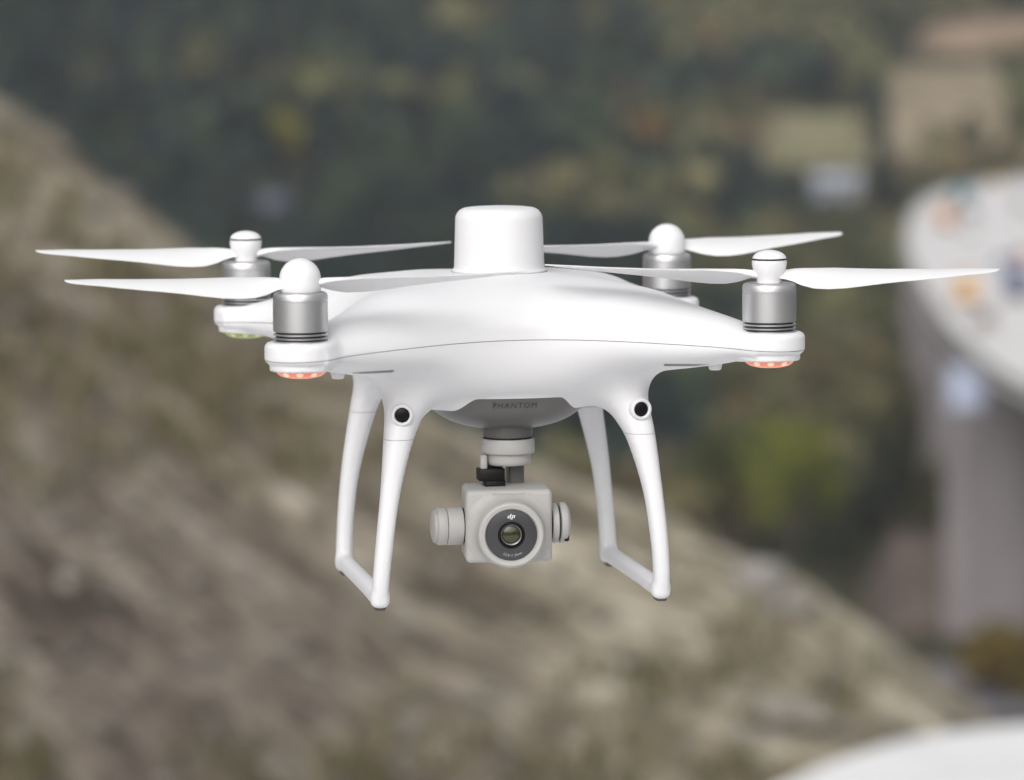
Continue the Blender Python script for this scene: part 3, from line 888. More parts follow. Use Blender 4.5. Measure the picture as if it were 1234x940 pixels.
AT = np.array([0, 40, 56, 98, 131, 150, 162, 176.], np.float32)          # along the arm
A_TOP = np.array([11, 16, 19.5, 19.2, 10.8, 6.4, 2.6, -0.3], np.float32)   # ridge height
A_BOT = np.array([-30, -30, -29, -25.5, -21, -18.0, -15, -13.8], np.float32)
A_HW = np.array([50, 48, 46, 37, 26, 20.5, 18.2, 18], np.float32)
def smooth_tab(v):
    g = np.arange(-40, 217.0); f = np.interp(g, AT, v)
    k = np.exp(-(np.arange(-24, 25) / 9.0) ** 2); k /= k.sum()
    return g, np.convolve(np.pad(f, 24, mode='edge'), k, 'valid')
TAB_TOP, TAB_BOT, TAB_HW = smooth_tab(A_TOP), smooth_tab(A_BOT), smooth_tab(A_HW)
def seam_z(x, y):
    return -0.9 - 0.044 * np.sqrt(x * x + y * y)

def ellip(cs, n):
    """cs: list of (coord, half); distance-like field of |c/h|^n summed"""
    s = 0
    for c, h in cs: s = s + np.abs(c / h) ** n
    s = np.maximum(s, 1e-9)
    k = s ** (1.0 / n)
    g = 0
    for c, h in cs: g = g + (np.abs(c / h) ** (n - 1) / h) ** 2
    g = np.sqrt(g) / k ** (n - 1)
    return (k - 1) / np.maximum(g, 1e-6)

LEG_F = [(54, -50, -26, 12.5), (60, -60, -40, 10.4), (65.5, -70, -57, 7.6), (71.0, -76, -86, 5.1), (74.6, -77, -114, 4.5), (76.3, -75, -134, 4.3), (76.4, -72.0, -142.8, 4.3)]
LEG_R = [(56, 52, -26, 11), (61, 60, -40, 8.6), (65.5, 65, -57, 6.9), (71.8, 68, -88, 5.1), (74.9, 68.5, -114, 4.5), (76.3, 67, -136, 4.6), (76.5, 65, -142.4, 4.6)]
SKID = [(76.5, -72.5, -142.6, 4.7), (76.5, -30, -142.2, 4.4), (76.5, 30, -142.2, 4.4), (76.5, 65, -142.4, 4.6)]

def catmull(P, n=4):
    P = np.array(P, float); out = []
    Q = np.vstack([2 * P[0] - P[1], P, 2 * P[-1] - P[-2]])
    for i in range(1, len(Q) - 2):
        for k in range(n):
            t = k / n
            a, b, c, d = Q[i - 1], Q[i], Q[i + 1], Q[i + 2]
            out.append(0.5 * (2 * b + (c - a) * t + (2 * a - 5 * b + 4 * c - d) * t * t + (3 * b - a - 3 * c + d) * t ** 3))
    out.append(P[-1])
    return out

def chain(x, y, z, P, ay=1.3):
    d = None
    for a, b in zip(P[:-1], P[1:]):
        ax, ayy, az, ra = a; bx, by, bz, rb = b
        ux, uy, uz = bx - ax, (by - ayy) / ay, bz - az
        L2 = ux * ux + uy * uy + uz * uz
        px, py, pz = x - ax, (y - ayy) / ay, z - az
        t = np.clip((px * ux + py * uy + pz * uz) / L2, 0, 1)
        q = ((np.abs(px - ux * t) ** 2.5 + np.abs(py - uy * t) ** 2.5 + np.abs(pz - uz * t) ** 2.5) + 1e-9) ** (1 / 2.5) - (ra + (rb - ra) * t)
        d = q if d is None else np.minimum(d, q)
    return d

LFC, LRC = catmull(LEG_F, 7), catmull(LEG_R, 7)

def arm(x, y, z, sy):
    c = 0.70710678
    xa = x
    x = np.sqrt(x * x + 20.0 ** 2) - 1.6
    t = (x + sy * y) * c
    s = (x - sy * y) * c
    tc = np.clip(t, 0, 176)
    zs = seam_z(xa, y)
    wv = z - zs
    ht = np.interp(tc, *TAB_TOP).astype(np.float32) - (-0.9 - 0.044 * tc)
    hb = (-0.9 - 0.044 * tc) - np.interp(tc, *TAB_BOT).astype(np.float32)
    hw = np.interp(tc, *TAB_HW).astype(np.float32)
    h = np.where(wv > 0, ht, hb)
    f = np.where(wv > 0, ellip([(s, hw), (wv, h)], 1.95), ellip([(s, hw), (wv, h)], 2.2))
    return np.maximum(f, np.maximum(t - 176, -t - 40))

def pad(x, y, z, sy):
    r = np.sqrt((x - 123.75) ** 2 + (y - sy * 123.75) ** 2)
    # main pad and the smaller cap under it
    a = np.maximum(r - 15.6, np.abs(z + 5.6) - 2.6)
    dx = np.maximum(r - 15.7, 0); dz = np.maximum(np.abs(z + 5.7) - 2.7, 0)
    a = np.sqrt(dx * dx + dz * dz) + np.minimum(a, 0) - 3.0
    dx = np.maximum(r - 15.2, 0); dz = np.maximum(np.abs(z + 10) - 4.0, 0)
    b = np.sqrt(dx * dx + dz * dz) + np.minimum(np.maximum(r - 15.2, np.abs(z + 10) - 4.0), 0) - 1.0
    return np.minimum(a, b)

def core(x, y, z):
    zs = seam_z(x, y)
    wv = z - zs
    pl = (np.abs(x / 77.0) ** 2.5 + np.abs(y / 84.0) ** 2.5) ** (1 / 2.5)     # plan outline
    up = ellip([(pl * 80.0, 80.0), (wv, 23.0)], 2.25)
    dn = ellip([(pl * 80.0, 80.0), (wv, 42.5)], 2.9)
    return np.where(wv > 0, up, dn)

def nacelle(x, y, z):
    return ellip([(x, 44.5), (y + 30.0, 40.5), (z + 37.0, 21.2)], 2.2)

def field(x, y, z, part=0):
    """x may be signed; symmetric. Evaluated only where it is near."""
    x = np.abs(x).astype(np.float32); y = y.astype(np.float32); z = z.astype(np.float32)
    d = core(x, y, z)
    up = z > -60
    a = smin(arm(x, y, z, -1), arm(x, y, z, 1), 22.0)
    d = smin(d, a, 26.0)
    d = smin(d, nacelle(x, y, z), 5.0)
    p = np.minimum(pad(x, y, z, -1), pad(x, y, z, 1))
    d = smin(d, p, 4.0)
    lf = chain(x, y, z, LFC); lr = chain(x, y, z, LRC); sk = chain(x, y, z, SKID, 1.0)
    lg = np.minimum(np.minimum(lf, lr), smin(np.minimum(lf, lr), sk, 2.5))
    k = np.clip((z + 75) / 30.0, 0, 1) * 15.0 + 0.5
    return smin(d, lg, k)

def surface_nets(D, org, h):
    s = D < 0
    nx, ny, nz = D.shape
    cnt = np.zeros((nx - 1, ny - 1, nz - 1), np.int8)
    for i in (0, 1):
        for j in (0, 1):
            for k in (0, 1):
                cnt += s[i:nx - 1 + i, j:ny - 1 + j, k:nz - 1 + k]
    act = (cnt > 0) & (cnt < 8)
    I, J, K = np.nonzero(act)
    idx = np.full(act.shape, -1, np.int64); idx[I, J, K] = np.arange(len(I))
    acc = np.zeros((len(I), 3)); n = np.zeros(len(I))
    cor = [(a, b, c) for a in (0, 1) for b in (0, 1) for c in (0, 1)]
    for a in cor:
        for ax in range(3):
            if a[ax]: continue
            b = list(a); b[ax] = 1
            da = D[I + a[0], J + a[1], K + a[2]]; db = D[I + b[0], J + b[1], K + b[2]]
            m = (da < 0) != (db < 0)
            t = np.where(m, da / np.where(m, da - db, 1), 0)
            p = np.zeros((len(I), 3)); p[:] = a; p[:, ax] += t
            acc[m] += p[m]; n[m] += 1
    V = (np.stack([I, J, K], 1) + acc / n[:, None]) * h + org
    F = []
    for ax in range(3):
        o1, o2 = (ax + 1) % 3, (ax + 2) % 3
        sl0 = [slice(1, -1)] * 3; sl0[ax] = slice(0, D.shape[ax] - 1)
        sl1 = [slice(1, -1)] * 3; sl1[ax] = slice(1, D.shape[ax])
        ch = s[tuple(sl0)] != s[tuple(sl1)]
        P = np.argwhere(ch)
        off = np.array([1, 1, 1]); off[ax] = 0
        P = P + off
        ins = s[P[:, 0], P[:, 1], P[:, 2]]
        q = []
        for d1, d2 in ((-1, -1), (0, -1), (0, 0), (-1, 0)):
            C = P.copy(); C[:, o1] += d1; C[:, o2] += d2
            q.append(idx[C[:, 0], C[:, 1], C[:, 2]])
        q = np.stack(q, 1)
        q[~ins] = q[~ins][:, ::-1]
        F.append(q)
    return V, np.concatenate(F)

def grad(V, e=0.25):
    g = np.zeros_like(V)
    for a in range(3):
        P = V.copy(); P[:, a] += e; Q = V.copy(); Q[:, a] -= e
        g[:, a] = (field(P[:, 0], P[:, 1], P[:, 2]).astype(float) - field(Q[:, 0], Q[:, 1], Q[:, 2])) / (2 * e)
    return g

GH = 1.6
def make_field():
    xs = np.arange(-150.4, 150.5, GH); ys = np.arange(-148, 148.1, GH); zs = np.arange(-150.4, 34, GH)
    hx = xs[len(xs) // 2:]                                     # the right half, mirrored
    # coarse pass finds the blocks near the surface
    st = 6
    D = np.full((len(hx), len(ys), len(zs)), 50.0, np.float32)
    cx, cy, cz = hx[::st], ys[::st], zs[::st]
    X, Y, Z = np.meshgrid(cx + GH * (st - 1) / 2, cy + GH * (st - 1) / 2, cz + GH * (st - 1) / 2, indexing='ij')
    C = field(X.ravel(), Y.ravel(), Z.ravel()).reshape(X.shape)
    near = np.abs(C) < GH * st * 1.6
    inside = C < 0
    o = np.arange(st)
    B = np.argwhere(near)
    for (i, j, k) in np.argwhere(inside & ~near):
        D[i * st:(i + 1) * st, j * st:(j + 1) * st, k * st:(k + 1) * st] = -50
    gi = (B[:, 0, None] * st + o); gj = (B[:, 1, None] * st + o); gk = (B[:, 2, None] * st + o)
    GI, GJ, GK = np.broadcast_arrays(gi[:, :, None, None], gj[:, None, :, None], gk[:, None, None, :])
    GI, GJ, GK = GI.ravel(), GJ.ravel(), GK.ravel()
    ok = (GI < len(hx)) & (GJ < len(ys)) & (GK < len(zs))
    GI, GJ, GK = GI[ok], GJ[ok], GK[ok]
    D[GI, GJ, GK] = field(hx[GI], ys[GJ], zs[GK])
    full = np.concatenate([D[:0:-1], D], 0)
    org = np.array([-hx[-1], ys[0], zs[0]])
    return full, org

D, org = make_field()
SV, SQ = surface_nets(D, org, GH)
for _ in range(3):                                            # pull the vertices onto the surface
    g = grad(SV); d = field(SV[:, 0], SV[:, 1], SV[:, 2]).astype(float)
    g2 = np.maximum((g * g).sum(1), 0.05)
    stp = g * (np.clip(d, -1.2, 1.2) / g2)[:, None]
    SV = SV - stp * 0.9
# winding outward
SN = grad(SV, 0.6); SN /= np.maximum(np.linalg.norm(SN, axis=1, keepdims=True), 1e-6)
fn = np.cross(SV[SQ[:, 2]] - SV[SQ[:, 0]], SV[SQ[:, 3]] - SV[SQ[:, 1]])
flip = (fn * SN[SQ].mean(1)).sum(1) < 0
SQ[flip] = SQ[flip][:, ::-1]
ST = np.concatenate([SQ[:, [0, 1, 2]], SQ[:, [0, 2, 3]]])

def h_seam(V): return V[:, 2] - seam_z(V[:, 0], V[:, 1])
def h_leg(V): return np.where(V[:, 1] < 0, V[:, 2] + 57.5, V[:, 2] + 56.5)
def h_nac(V):
    ax = np.abs(V[:, 0])
    t = np.clip((ax - 22.0) / 12.0, 0, 1); t = t * t * (3 - 2 * t)
    zc = -37.6 - 7.6 * t
    return np.maximum(np.maximum(V[:, 2] - zc, (np.abs(V[:, 0]) - 46)), V[:, 1] - 12)

def clip(V, N, T, H, sign, e):
    """keep sign*H > e"""
    h = sign * H - e
    keep = h > 0
    k = keep[T]
    c = k.sum(1)
    out = [T[c == 3]]
    nv = [V]; nn = [N]; nh = []; base = len(V); cache = {}; extra = []
    newp = []; newn = []
    def cut(a, b):
        nonlocal base
        key = (a, b) if a < b else (b, a)
        if key in cache: return cache[key]
        t = h[a] / (h[a] - h[b])
        newp.append(V[a] + (V[b] - V[a]) * t)
        n = N[a] + (N[b] - N[a]) * t
        newn.append(n / max(np.linalg.norm(n), 1e-6))
        cache[key] = base; base += 1
        return cache[key]
    for tri in T[(c == 1) | (c == 2)]:
        kk = keep[tri]
        if kk.sum() == 1:
            i = int(np.argmax(kk)); a, b, d = tri[i], tri[(i + 1) % 3], tri[(i + 2) % 3]
            extra.append((a, cut(a, b), cut(a, d)))
        else:
            i = int(np.argmin(kk)); a, b, d = tri[i], tri[(i + 1) % 3], tri[(i + 2) % 3]
            p, q = cut(a, b), cut(a, d)
            extra.append((p, b, d)); extra.append((p, d, q))
    if newp:
        nv.append(np.array(newp)); nn.append(np.array(newn))
    if extra: out.append(np.array(extra, np.int64))
    return np.concatenate(nv), np.concatenate(nn), np.concatenate(out)

def compact(V, N, T):
    u, inv = np.unique(T.ravel(), return_inverse=True)
    return V[u], N[u], inv.reshape(-1, 3)

def shell_part(name, V, N, T, mat, parent, label=None):
    V, N, T = compact(V, N, T)
    me = mesh_np(name, V * MM, T.astype(np.int32), True)
    try: me.normals_split_custom_set_from_vertices([tuple(n) for n in N])
    except Exception as ex: print('normals', ex)
    o = link(name, me, parent, mat)
    if label: o['label'] = label
    return o

E2 = 0.17
uV, uN, uT = clip(SV, SN, ST, h_seam(SV), 1, E2)
upper = shell_part('upper_shell', uV, uN, uT, M_SHELL, drone)
lV, lN, lT = clip(SV, SN, ST, h_seam(SV), -1, E2)
gV, gN, gT = clip(lV, lN, lT, h_leg(lV), -1, 0.12)            # below the leg seams: nacelle bottom + landing gear
bV, bN, bT = clip(lV, lN, lT, h_leg(lV), 1, 0.12)
# the nacelle reaches below the leg seam plane: it is told apart by |x| < 50
tc = np.abs(gV[gT][:, :, 0]).mean(1)
nacT, legT = gT[tc < 50], gT[tc >= 50]
wV, wN, wT = clip(bV, bN, bT, h_nac(bV), 1, 0.05)
lower = shell_part('lower_shell', wV, wN, wT, M_SHELL, drone)
mV, mN, mT = clip(lV, lN, lT, h_nac(lV), -1, 0.05)
mid = (np.abs(mV[mT][:, :, 0]).max(1) < 50)
mount = shell_part('gimbal_mount', mV - mN * 0.35, mN, mT[mid], M_GREY, drone, 'grey moulded gimbal mount under the nose')
gears = []
for sgn in (-1, 1):
    m = np.sign(gV[legT][:, :, 0].mean(1)) == sgn
    gears.append(shell_part('landing_gear', gV, gN, legT[m], M_SHELL, drone))
# dark sheet behind the seams, its colour standing in for shade in the gaps
Hn = np.minimum(np.minimum(np.abs(h_seam(SV)), np.abs(h_leg(SV))), np.abs(h_nac(SV)))
nearT = ST[(Hn[ST].min(1) < 2.5)]
shell_part('seam_shade', SV - SN * 0.55, SN, nearT, M_GAP, drone)

def hit_y(x, z, y0=-170.0, y1=0.0):
    """first surface point met going back along +Y"""
    x = np.atleast_1d(np.asarray(x, float)); z = np.atleast_1d(np.asarray(z, float))
    y = np.full_like(x, y0)
    for _ in range(90):
        d = field(x, y, z).astype(float)
        y = np.minimum(y + np.clip(d * 0.7, -2, 6), y1)
    return y

# ---------------------------------------------------------------- antenna dome
b = MB()
prof = [(25.0, 18), (26.0, 22), (26.1, 26.2), (25.8, 26.9), (25.1, 27.3), (24.85, 28), (24.75, 30)]
prof += [(24.75 - 0.75 * (i / 6), 30 + i * 4) for i in range(1, 7)]
rt = 6.5
prof += [(24.0 - rt + rt * math.cos(a), 54.2 + rt * math.sin(a)) for a in [R(10 * k) for k in range(1, 9)]]
prof += [(16.0, 60.95), (10.0, 61.35), (4.0, 61.5), (0.4, 61.5)]
b.lathe(prof, 96, Matrix.Translation((2.0, 0, 0)))
dome = b.build('antenna_dome', M_SHELL, drone, MM)
b = MB(); b.lathe([(25.5, 18), (26.45, 20), (26.45, 25.75), (25.9, 25.9)], 96, Matrix.Translation((2.0, 0, 0))); b.build('dome_contact_shade', M_GAP, dome, MM)  # dark ring coloured in as the contact shadow round the dome foot

# ---------------------------------------------------------------- motors, propellers, lamps
def blade_mb(spin):
    """one blade along +X; spin = +1 turns counter-clockwise seen from above"""
    mb = MB()
    rs = [5, 9, 13, 18, 25, 33, 42, 52, 62, 72, 82, 92, 102, 110, 115, 118, 119.8, 120.4]
    ch = [9, 10.5, 13, 18, 23, 26, 26.5, 25.4, 23.8, 22.0, 20.0, 17.8, 15.2, 12.4, 9.8, 7.2, 4.0, 1.2]
    V = []; F = []; n = 20
    for r, c in zip(rs, ch):
        tw = R(np.interp(r, [5, 14, 28, 60, 120], [10, 24, 22, 14, 7]))
        th = np.interp(r, [5, 14, 30, 120], [5.5, 4.6, 2.6, 0.9])
        le = np.interp(r, [5, 16, 34, 70, 105, 120.4], [4.8, 7.5, 9.5, 8.2, 4.2, -2.5])
        zc = 29.2 + 0.00034 * r * r
        for i in range(n):
            a = 2 * math.pi * i / n
            u = 0.5 - 0.5 * math.cos(a)                       # 0 leading edge, 1 trailing edge
            t = th * 0.5 * (1.9 * math.sqrt(max(u, 0)) * (1 - u) + 0.12 * (1 - u) ** 0.5 * 1.0)
            cam_ = 0.05 * c * 4 * u * (1 - u)
            s = (le - u * c)
            h = cam_ + (t if i <= n // 2 else -t)
            y = s * math.cos(tw) - h * math.sin(tw)
            z = s * math.sin(tw) + h * math.cos(tw)
            V.append((r, spin * y, zc + z))
    m = len(rs)
    for k in range(m - 1):
        for i in range(n):
            j = (i + 1) % n
            q = (k * n + i, (k + 1) * n + i, (k + 1) * n + j, k * n + j)
            F.append(q if spin > 0 else q[::-1])
    F.append(tuple(range(n)) if spin > 0 else tuple(reversed(range(n))))
    e = tuple((m - 1) * n + i for i in range(n))
    F.append(tuple(reversed(e)) if spin > 0 else e)
    return mb.add(V, F)

ROT = [  # sx, sy, spin, blade direction, banded hub, lamp
    (-1, -1, -1, (-1.0, 0.008), False, 'red'),
    (1, -1, 1, (-0.928, 0.371), True, 'red'),
    (-1, 1, -1, (-1.0, -0.02), True, 'green'),
    (1, 1, 1, (0.943, 0.327), False, 'green'),
]
blade_me = {}
for sx, sy, spin, dr, banded, lampc in ROT:
    T = Matrix.Translation((sx * 123.75, sy * 123.75, 0))
    # aluminium bell with a chamfered rim and a fine groove
    b = MB()
    b.lathe([(13.2, 5.2), (14.1, 5.6), (14.15, 9), (14.15, 20.6), (13.9, 20.8), (13.9, 21.3), (14.15, 21.5), (14.1, 23.6), (13.6, 24.9), (12.4, 25.6), (6, 25.7)], 72, T)
    mo = b.build('motor', M_ALU, drone, MM)
    b = MB(); b.lathe([(12.7, -0.6), (12.7, 5.3)], 48, T); b.build('winding', M_ALU_D, mo, MM)
    for z0, z1, rr in ((3.5, 4.4, 14.0), (1.6, 2.4, 14.0), (-0.5, 0.7, 14.2)):
        b = MB(); b.lathe([(rr - 0.3, z0), (rr, z0 + 0.15), (rr, z1 - 0.15), (rr - 0.3, z1)], 72, T)
        b.build('stator_ring', M_ALU, mo, MM)
    # propeller: hub, two blades, and on one spin direction a dark band
    b = MB()
    if banded:
        pr = [(6.5, 25.75), (6.6, 27.2), (7.2, 29), (8.4, 32), (9.1, 35.2), (9.15, 36.6), (9.0, 38.0)]
        pr += [(9.0 * math.cos(a), 38.0 + 4.9 * math.sin(a)) for a in [R(12 * k) for k in range(1, 8)]] + [(0.3, 42.9)]
    else:
        pr = [(10.2, 25.75), (10.6, 26.4), (10.7, 29), (10.6, 32.6)]
        pr += [(10.6 * math.cos(a), 32.6 + 10.3 * math.sin(a)) for a in [R(9 * k) for k in range(1, 10)]] + [(0.3, 42.9)]
    b.lathe(pr, 56, T)
    pp = b.build('propeller', M_BLADE, drone, MM)
    if banded:
        b = MB(); b.lathe([(9.03, 37.6), (9.22, 37.7), (9.22, 38.35), (8.95, 38.5)], 56, T); b.build('hub_band', M_BLACK, pp, MM)
    if spin not in blade_me:
        o = blade_mb(spin).build('blade', M_BLADE, pp, MM); blade_me[spin] = o.data
    else:
        o = link('blade', blade_me[spin], pp)
    ang = math.atan2(dr[1], dr[0])
    o.location = (sx * 0.12375, sy * 0.12375, 0); o.rotation_euler = (0, 0, ang)
    o2 = o.copy(); COL.objects.link(o2); o2.parent = pp; o2.rotation_euler = (0, 0, ang + math.pi)
    # lamp under the arm end
    b = MB()
    b.lathe([(13.3, -13.6), (13.2, -15.2), (12.2, -16.6), (10.2, -17.8), (7, -18.6), (3, -19.0), (0.3, -19.0)][::-1], 56, T)
    la = b.build('lamp', M_LED_R if lampc == 'red' else M_LED_G, drone, MM)
    la['label'] = ('glowing red lamp under a front arm' if lampc == 'red' else 'yellow green lamp under a rear arm')
    for k in range(3):
        a = R(-90) + (k - 1) * 0.62 - YAW
        b = MB()
        Tb = T @ Matrix.Translation((11.4 * math.cos(a), 11.4 * math.sin(a), -15.9))
        b.lathe([(0.2, -1.5), (1.5, -1.1), (2.2, 0), (1.5, 1.1), (0.2, 1.5)], 14, Tb)
        b.build('lamp_bulb', M_LED_RB if lampc == 'red' else M_LED_GB, la, MM)

# ---------------------------------------------------------------- vent slots, bosses, sensors
for sx in (-1, 1):
    xs = np.linspace(72, 95, 24) * sx; zz = -18.6
    top = hit_y(xs, np.full(24, zz + 0.75)); bot = hit_y(xs, np.full(24, zz - 0.75))
    V = []; F = []
    for i in range(24):
        k = 0.75 * (1 if 0 < i < 23 else 0.35)
        V += [(xs[i], top[i] - 0.25, zz + k), (xs[i], bot[i] - 0.25, zz - k), (xs[i], top[i] + 0.8, zz + k), (xs[i], bot[i] + 0.8, zz - k)]
    for i in range(23):
        a, c = i * 4, i * 4 + 4
        F += [(a, a + 1, c + 1, c), (a + 2, c + 2, c + 3, a + 3), (a, c, c + 2, a + 2), (a + 1, a + 3, c + 3, c + 1)]
    MB().add(V, F, False).build('vent_slot', M_GAP, lower, MM)
    # screw boss under the arm
    yb = float(hit_y(sx * 101, -19.0)[0])
    b = MB(); b.lathe([(2.6, -22.3), (3.2, -21.9), (4.4, -17)], 28, Matrix.Translation((sx * 101.0, yb + 5.0, 0)))
    b.build('screw_boss', M_SHELL, lower, MM)
    # obstacle sensor on the front leg
    xc, zc_ = sx * 64.7, -44.2
    yc = float(hit_y(xc, zc_)[0])
    Ts = Matrix.Translation((xc, yc - 2.9, zc_)) @ Matrix.Rotation(R(sx * 8), 4, 'Z') @ Matrix.Rotation(R(90), 4, 'X')
    b = MB(); b.lathe([(6.0, -5), (5.9, -0.6), (5.5, 0.1), (4.9, 0.4), (4.3, 0.2), (3.9, -0.8), (3.85, -1.4)], 48, Ts, cap=False)
    sr = b.build('obstacle_sensor', M_SHELL, drone, MM)
    b = MB(); b.lathe([(3.9, -1.8), (3.9, -0.9), (2.9, -0.4), (1.5, -0.2), (0.2, -0.15)], 40, Ts); b.build('sensor_lens', M_GLASSB, sr, MM)
    # rubber feet
    for yy in (-70.0, 62.0):
        b = MB(); b.rbox((sx * 76.5 - 3.0, yy - 5, -149.0), (sx * 76.5 + 3.0, yy + 5, -146.0), 1.3, 3)
        b.build('rubber_foot', M_RUBBER, gears[0 if sx < 0 else 1], MM)

# ---------------------------------------------------------------- gimbal and camera
GX, GY = -0.3, -36.0
T = Matrix.Translation((GX, GY, 0))
b = MB(); b.lathe([(12.9, -61.8), (13.3, -61.4), (13.6, -58), (13.8, -54)], 64, T); b.build('mount_collar', M_GREY, mount, MM)
b = MB(); b.lathe([(13.2, -62.6), (13.2, -61.5)], 48, T); b.build('dark_gasket', M_BLACK, mount, MM)
b = MB()
b.lathe([(13.8, -70.6), (14.3, -70.3), (14.6, -69.7), (14.6, -63.1), (14.2, -62.5), (13.0, -62.4)], 72, T)
b.lathe([(9, -77.2), (11.2, -76.9), (12.2, -75.9), (12.4, -74.6), (12.4, -70.5)], 72, T)
gim = b.build('gimbal_motor', M_CAMW, drone, MM)
b = MB(); b.rbox((0.8, -33, -101), (9.4, -21.5, -74), 1.2, 3); b.build('gimbal_arm', M_GREY, gim, MM)
b = MB(); b.rbox((-17.6, -44, -85.0), (-3.2, -34, -78.2), 0.7, 2); b.rbox((-14.0, -43.2, -89.5), (-2.9, -34, -84.4), 0.6, 2)
b.build('cable_connector', M_BLACK, gim, MM)
b = MB(); b.rbox((-16.6, -43.5, -79), (-12.6, -37.5, -70.6), 1.6, 3); b.build('cable_clip', M_CAMW, gim, MM)
b = MB(); b.rbox((-14.2, -40, -79), (-4, -36, -75), 0.6, 2); b.build('ribbon_cable', M_BLACK, gim, MM)

CX, CY, CZ = -2.5, -45.0, -108.0
CT = Matrix.Translation((CX, CY, CZ)) @ Matrix.Rotation(R(-4.5), 4, 'Z') @ Matrix.Rotation(R(2), 4, 'X')
b = MB()
b.rbox((-23.4, -11.5, -19.8), (23.4, 18, 19.9), 2.9, 6, CT)
camb = b.build('camera_body', M_CAMW, drone, MM)
def front(M=Matrix.Identity(4), dx=-0.2, dz=-2.3):
    return CT @ Matrix.Translation((dx, 0, dz)) @ Matrix.Rotation(R(90), 4, 'X') @ M   # lathe Z points to the viewer
b = MB()
pr = [(25.5, 10.6), (23.2, 11.75), (21.4, 12.6), (20.0, 13.8), (18.9, 15.6), (18.2, 18), (17.9, 21), (17.8, 25.2), (17.3, 26.3), (16.4, 26.8), (14.6, 26.5), (14.0, 25.6), (13.8, 24.6)]
V = []; n = 96
b.lathe(pr, n, front(), cap=False)
# the flare is trimmed by the block: keep it inside the front face
Minv = (front()).inverted()
for i, v in enumerate(b.v):
    q = Minv @ Vector(v)
    lim = 22.2
    x = max(-lim, min(lim, q.x)); y = max(-16.8, min(20.5, q.y)) if q.z < 14 else q.y
    b.v[i] = tuple(front() @ Vector((x, y, q.z)))
b.build('lens_barrel', M_CAMW, camb, MM)
b = MB(); b.lathe([(13.9, 23.4), (13.9, 24.9), (13.4, 25.1), (7.4, 25.1), (7.1, 24.6), (7.0, 22.0)], 72, front(), cap=False); fp = b.build('face_plate', M_FACE, camb, MM)
b = MB(); b.lathe([(7.1, 22.0), (6.9, 25.22), (6.5, 25.3), (6.2, 24.0), (5.9, 23.0)], 64, front(), cap=False); b.build('lens_bezel', M_BLACK, camb, MM)
b = MB(); b.lathe([(6.0, 22.4), (5.95, 23.6), (5.6, 24.1), (5.0, 23.8), (4.9, 22.6)], 64, front(), cap=False); b.build('lens_ring', M_RING, camb, MM)
b = MB(); b.lathe([(5.2, 22.0), (5.0, 22.7), (3.6, 23.3), (1.8, 23.65), (0.2, 23.75)], 56, front()); b.build('lens_glass', M_LENS, camb, MM)

def side(M=Matrix.Identity(4)):
    return Matrix.Translation((CX, CY + 4, CZ - 1.2)) @ Matrix.Rotation(R(-90), 4, 'Y') @ M      # lathe Z points to image left
b = MB()
b.lathe([(9.0, 24.2), (10.0, 24.4), (10.15, 25), (10.15, 32.6), (9.9, 32.9)], 64, side())
tm = b.build('tilt_motor', M_CAMW, camb, MM)
b = MB(); b.lathe([(9.7, 32.7), (9.7, 33.3)], 56, side()); b.lathe([(9.6, 22.6), (9.6, 24.4)], 56, side()); b.build('motor_groove', M_BLACK, tm, MM)
b = MB(); b.lathe([(9.9, 33.2), (10.1, 33.5), (10.1, 37.4), (9.6, 38.3), (8.9, 38.6)], 64, side())
b.lathe([(8.7, 38.5), (8.9, 39.2), (8.6, 40.0), (7.0, 40.6), (3, 40.9), (0.3, 41.0)], 64, side()); b.build('motor_cap', M_CAMW, tm, MM)
def side2():
    return Matrix.Translation((CX, CY + 2, CZ - 0.8)) @ Matrix.Rotation(R(90), 4, 'Y')
b = MB(); b.lathe([(10.6, 24.0), (10.9, 24.4), (10.9, 27.0), (10.5, 27.5)], 64, side2()); pv = b.build('pivot_flange', M_CAMW, camb, MM)
b = MB(); b.lathe([(9.4, 22.0), (9.4, 31)], 48, side2()); b.build('pivot_shaft', M_BLACK, pv, MM)
b = MB(); b.lathe([(10.4, 28.6), (11.0, 29.0), (11.1, 29.6), (11.1, 31.8), (10.6, 32.5), (9.6, 33.0), (9.2, 33.6), (8.6, 33.8)], 64, side2()); b.build('pivot_cap', M_CAMW, pv, MM)
b = MB()
b.rbox((30.4, -8, -9.4), (33.2, 4, -1), 1.0, 3, Matrix.Translation((CX, CY + 2, CZ - 0.8))); b.build('cap_latch', M_BLACK, pv, MM)

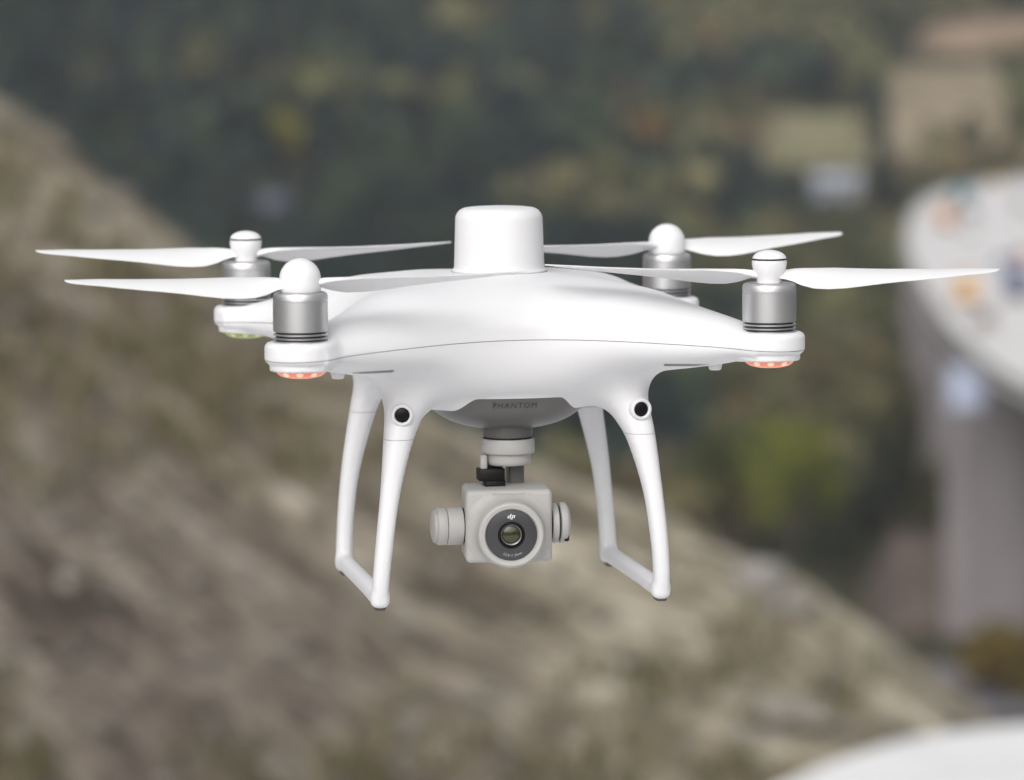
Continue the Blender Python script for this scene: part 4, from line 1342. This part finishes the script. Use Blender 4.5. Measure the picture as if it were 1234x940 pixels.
# ---------------------------------------------------------------- writing
def text_mesh(txt, size, spacing=1.0, shear=0.0, extrude=0.05):
    cu = bpy.data.curves.new('lettering', 'FONT')
    cu.body = txt; cu.size = size; cu.align_x = 'CENTER'; cu.space_character = spacing; cu.shear = shear
    cu.extrude = extrude; cu.resolution_u = 4
    o = bpy.data.objects.new('lettering', cu); COL.objects.link(o)
    dg = bpy.context.evaluated_depsgraph_get(); dg.update()
    me = bpy.data.meshes.new_from_object(o.evaluated_get(dg))
    bpy.data.objects.remove(o); bpy.data.curves.remove(cu)
    return me
me = text_mesh('PHANTOM', 4.3, 1.28, extrude=0.0)
co = np.array([v.co[:] for v in me.vertices])
X = co[:, 0] * 0.98 - 2.3; Z = co[:, 1] - 42.9
Yh = hit_y(X, Z) - 0.02
for i, v in enumerate(me.vertices): v.co = (X[i] * MM, (Yh[i] + 0.0) * MM, Z[i] * MM)
o = link('lettering', me, mount, M_PRINT_G)
def on_face(me, name, mat, fn):
    for v in me.vertices:
        x, y = fn(v.co.x, v.co.y)
        v.co = front() @ Vector((x, y, 25.16 + v.co.z)) * MM
    return link(name, me, fp, mat)
# small emblem above the lens: three slanted strokes with a dot
b = MB()
def stroke(x0, y0, x1, y1, wd, M=None):
    d = Vector((x1 - x0, y1 - y0, 0)).normalized(); nrm = Vector((-d.y, d.x, 0)) * wd / 2
    P = [Vector((x0, y0, 0)) - nrm, Vector((x1, y1, 0)) - nrm, Vector((x1, y1, 0)) + nrm, Vector((x0, y0, 0)) + nrm]
    V = [tuple(front() @ Vector((p.x, p.y, 25.14))) for p in P] + [tuple(front() @ Vector((p.x, p.y, 25.22))) for p in P]
    b.add(V, [(3, 2, 1, 0), (4, 5, 6, 7), (0, 1, 5, 4), (1, 2, 6, 5), (2, 3, 7, 6), (3, 0, 4, 7)], False)
oy = 10.3
stroke(-0.15, oy + 1.3, -0.75, oy - 1.0, 0.55)      # d: stem
stroke(-0.85, oy - 0.85, -2.0, oy - 0.85, 0.5); stroke(-1.95, oy - 1.0, -1.7, oy + 0.25, 0.5); stroke(-1.8, oy + 0.15, -0.6, oy + 0.15, 0.45)
stroke(0.75, oy + 0.55, 0.2, oy - 1.5, 0.55); stroke(0.3, oy - 1.45, -0.5, oy - 1.45, 0.45)   # j
stroke(1.75, oy + 0.55, 1.35, oy - 1.0, 0.55); stroke(0.85, oy + 0.35, 1.6, oy + 0.35, 0.4)   # i
b.build('emblem', M_PRINT, fp, MM)
me = text_mesh('f/2.8-11 24mm', 2.0, 1.15, extrude=0.03)
RB = 11.6
on_face(me, 'lettering', M_PRINT_D, lambda x, y: ((RB - y * 1.0) * math.sin(x / RB * 0.80 + 0.06), -(RB - y) * math.cos(x / RB * 0.80 + 0.06)))
print('DRONE VERTS', len(SV))
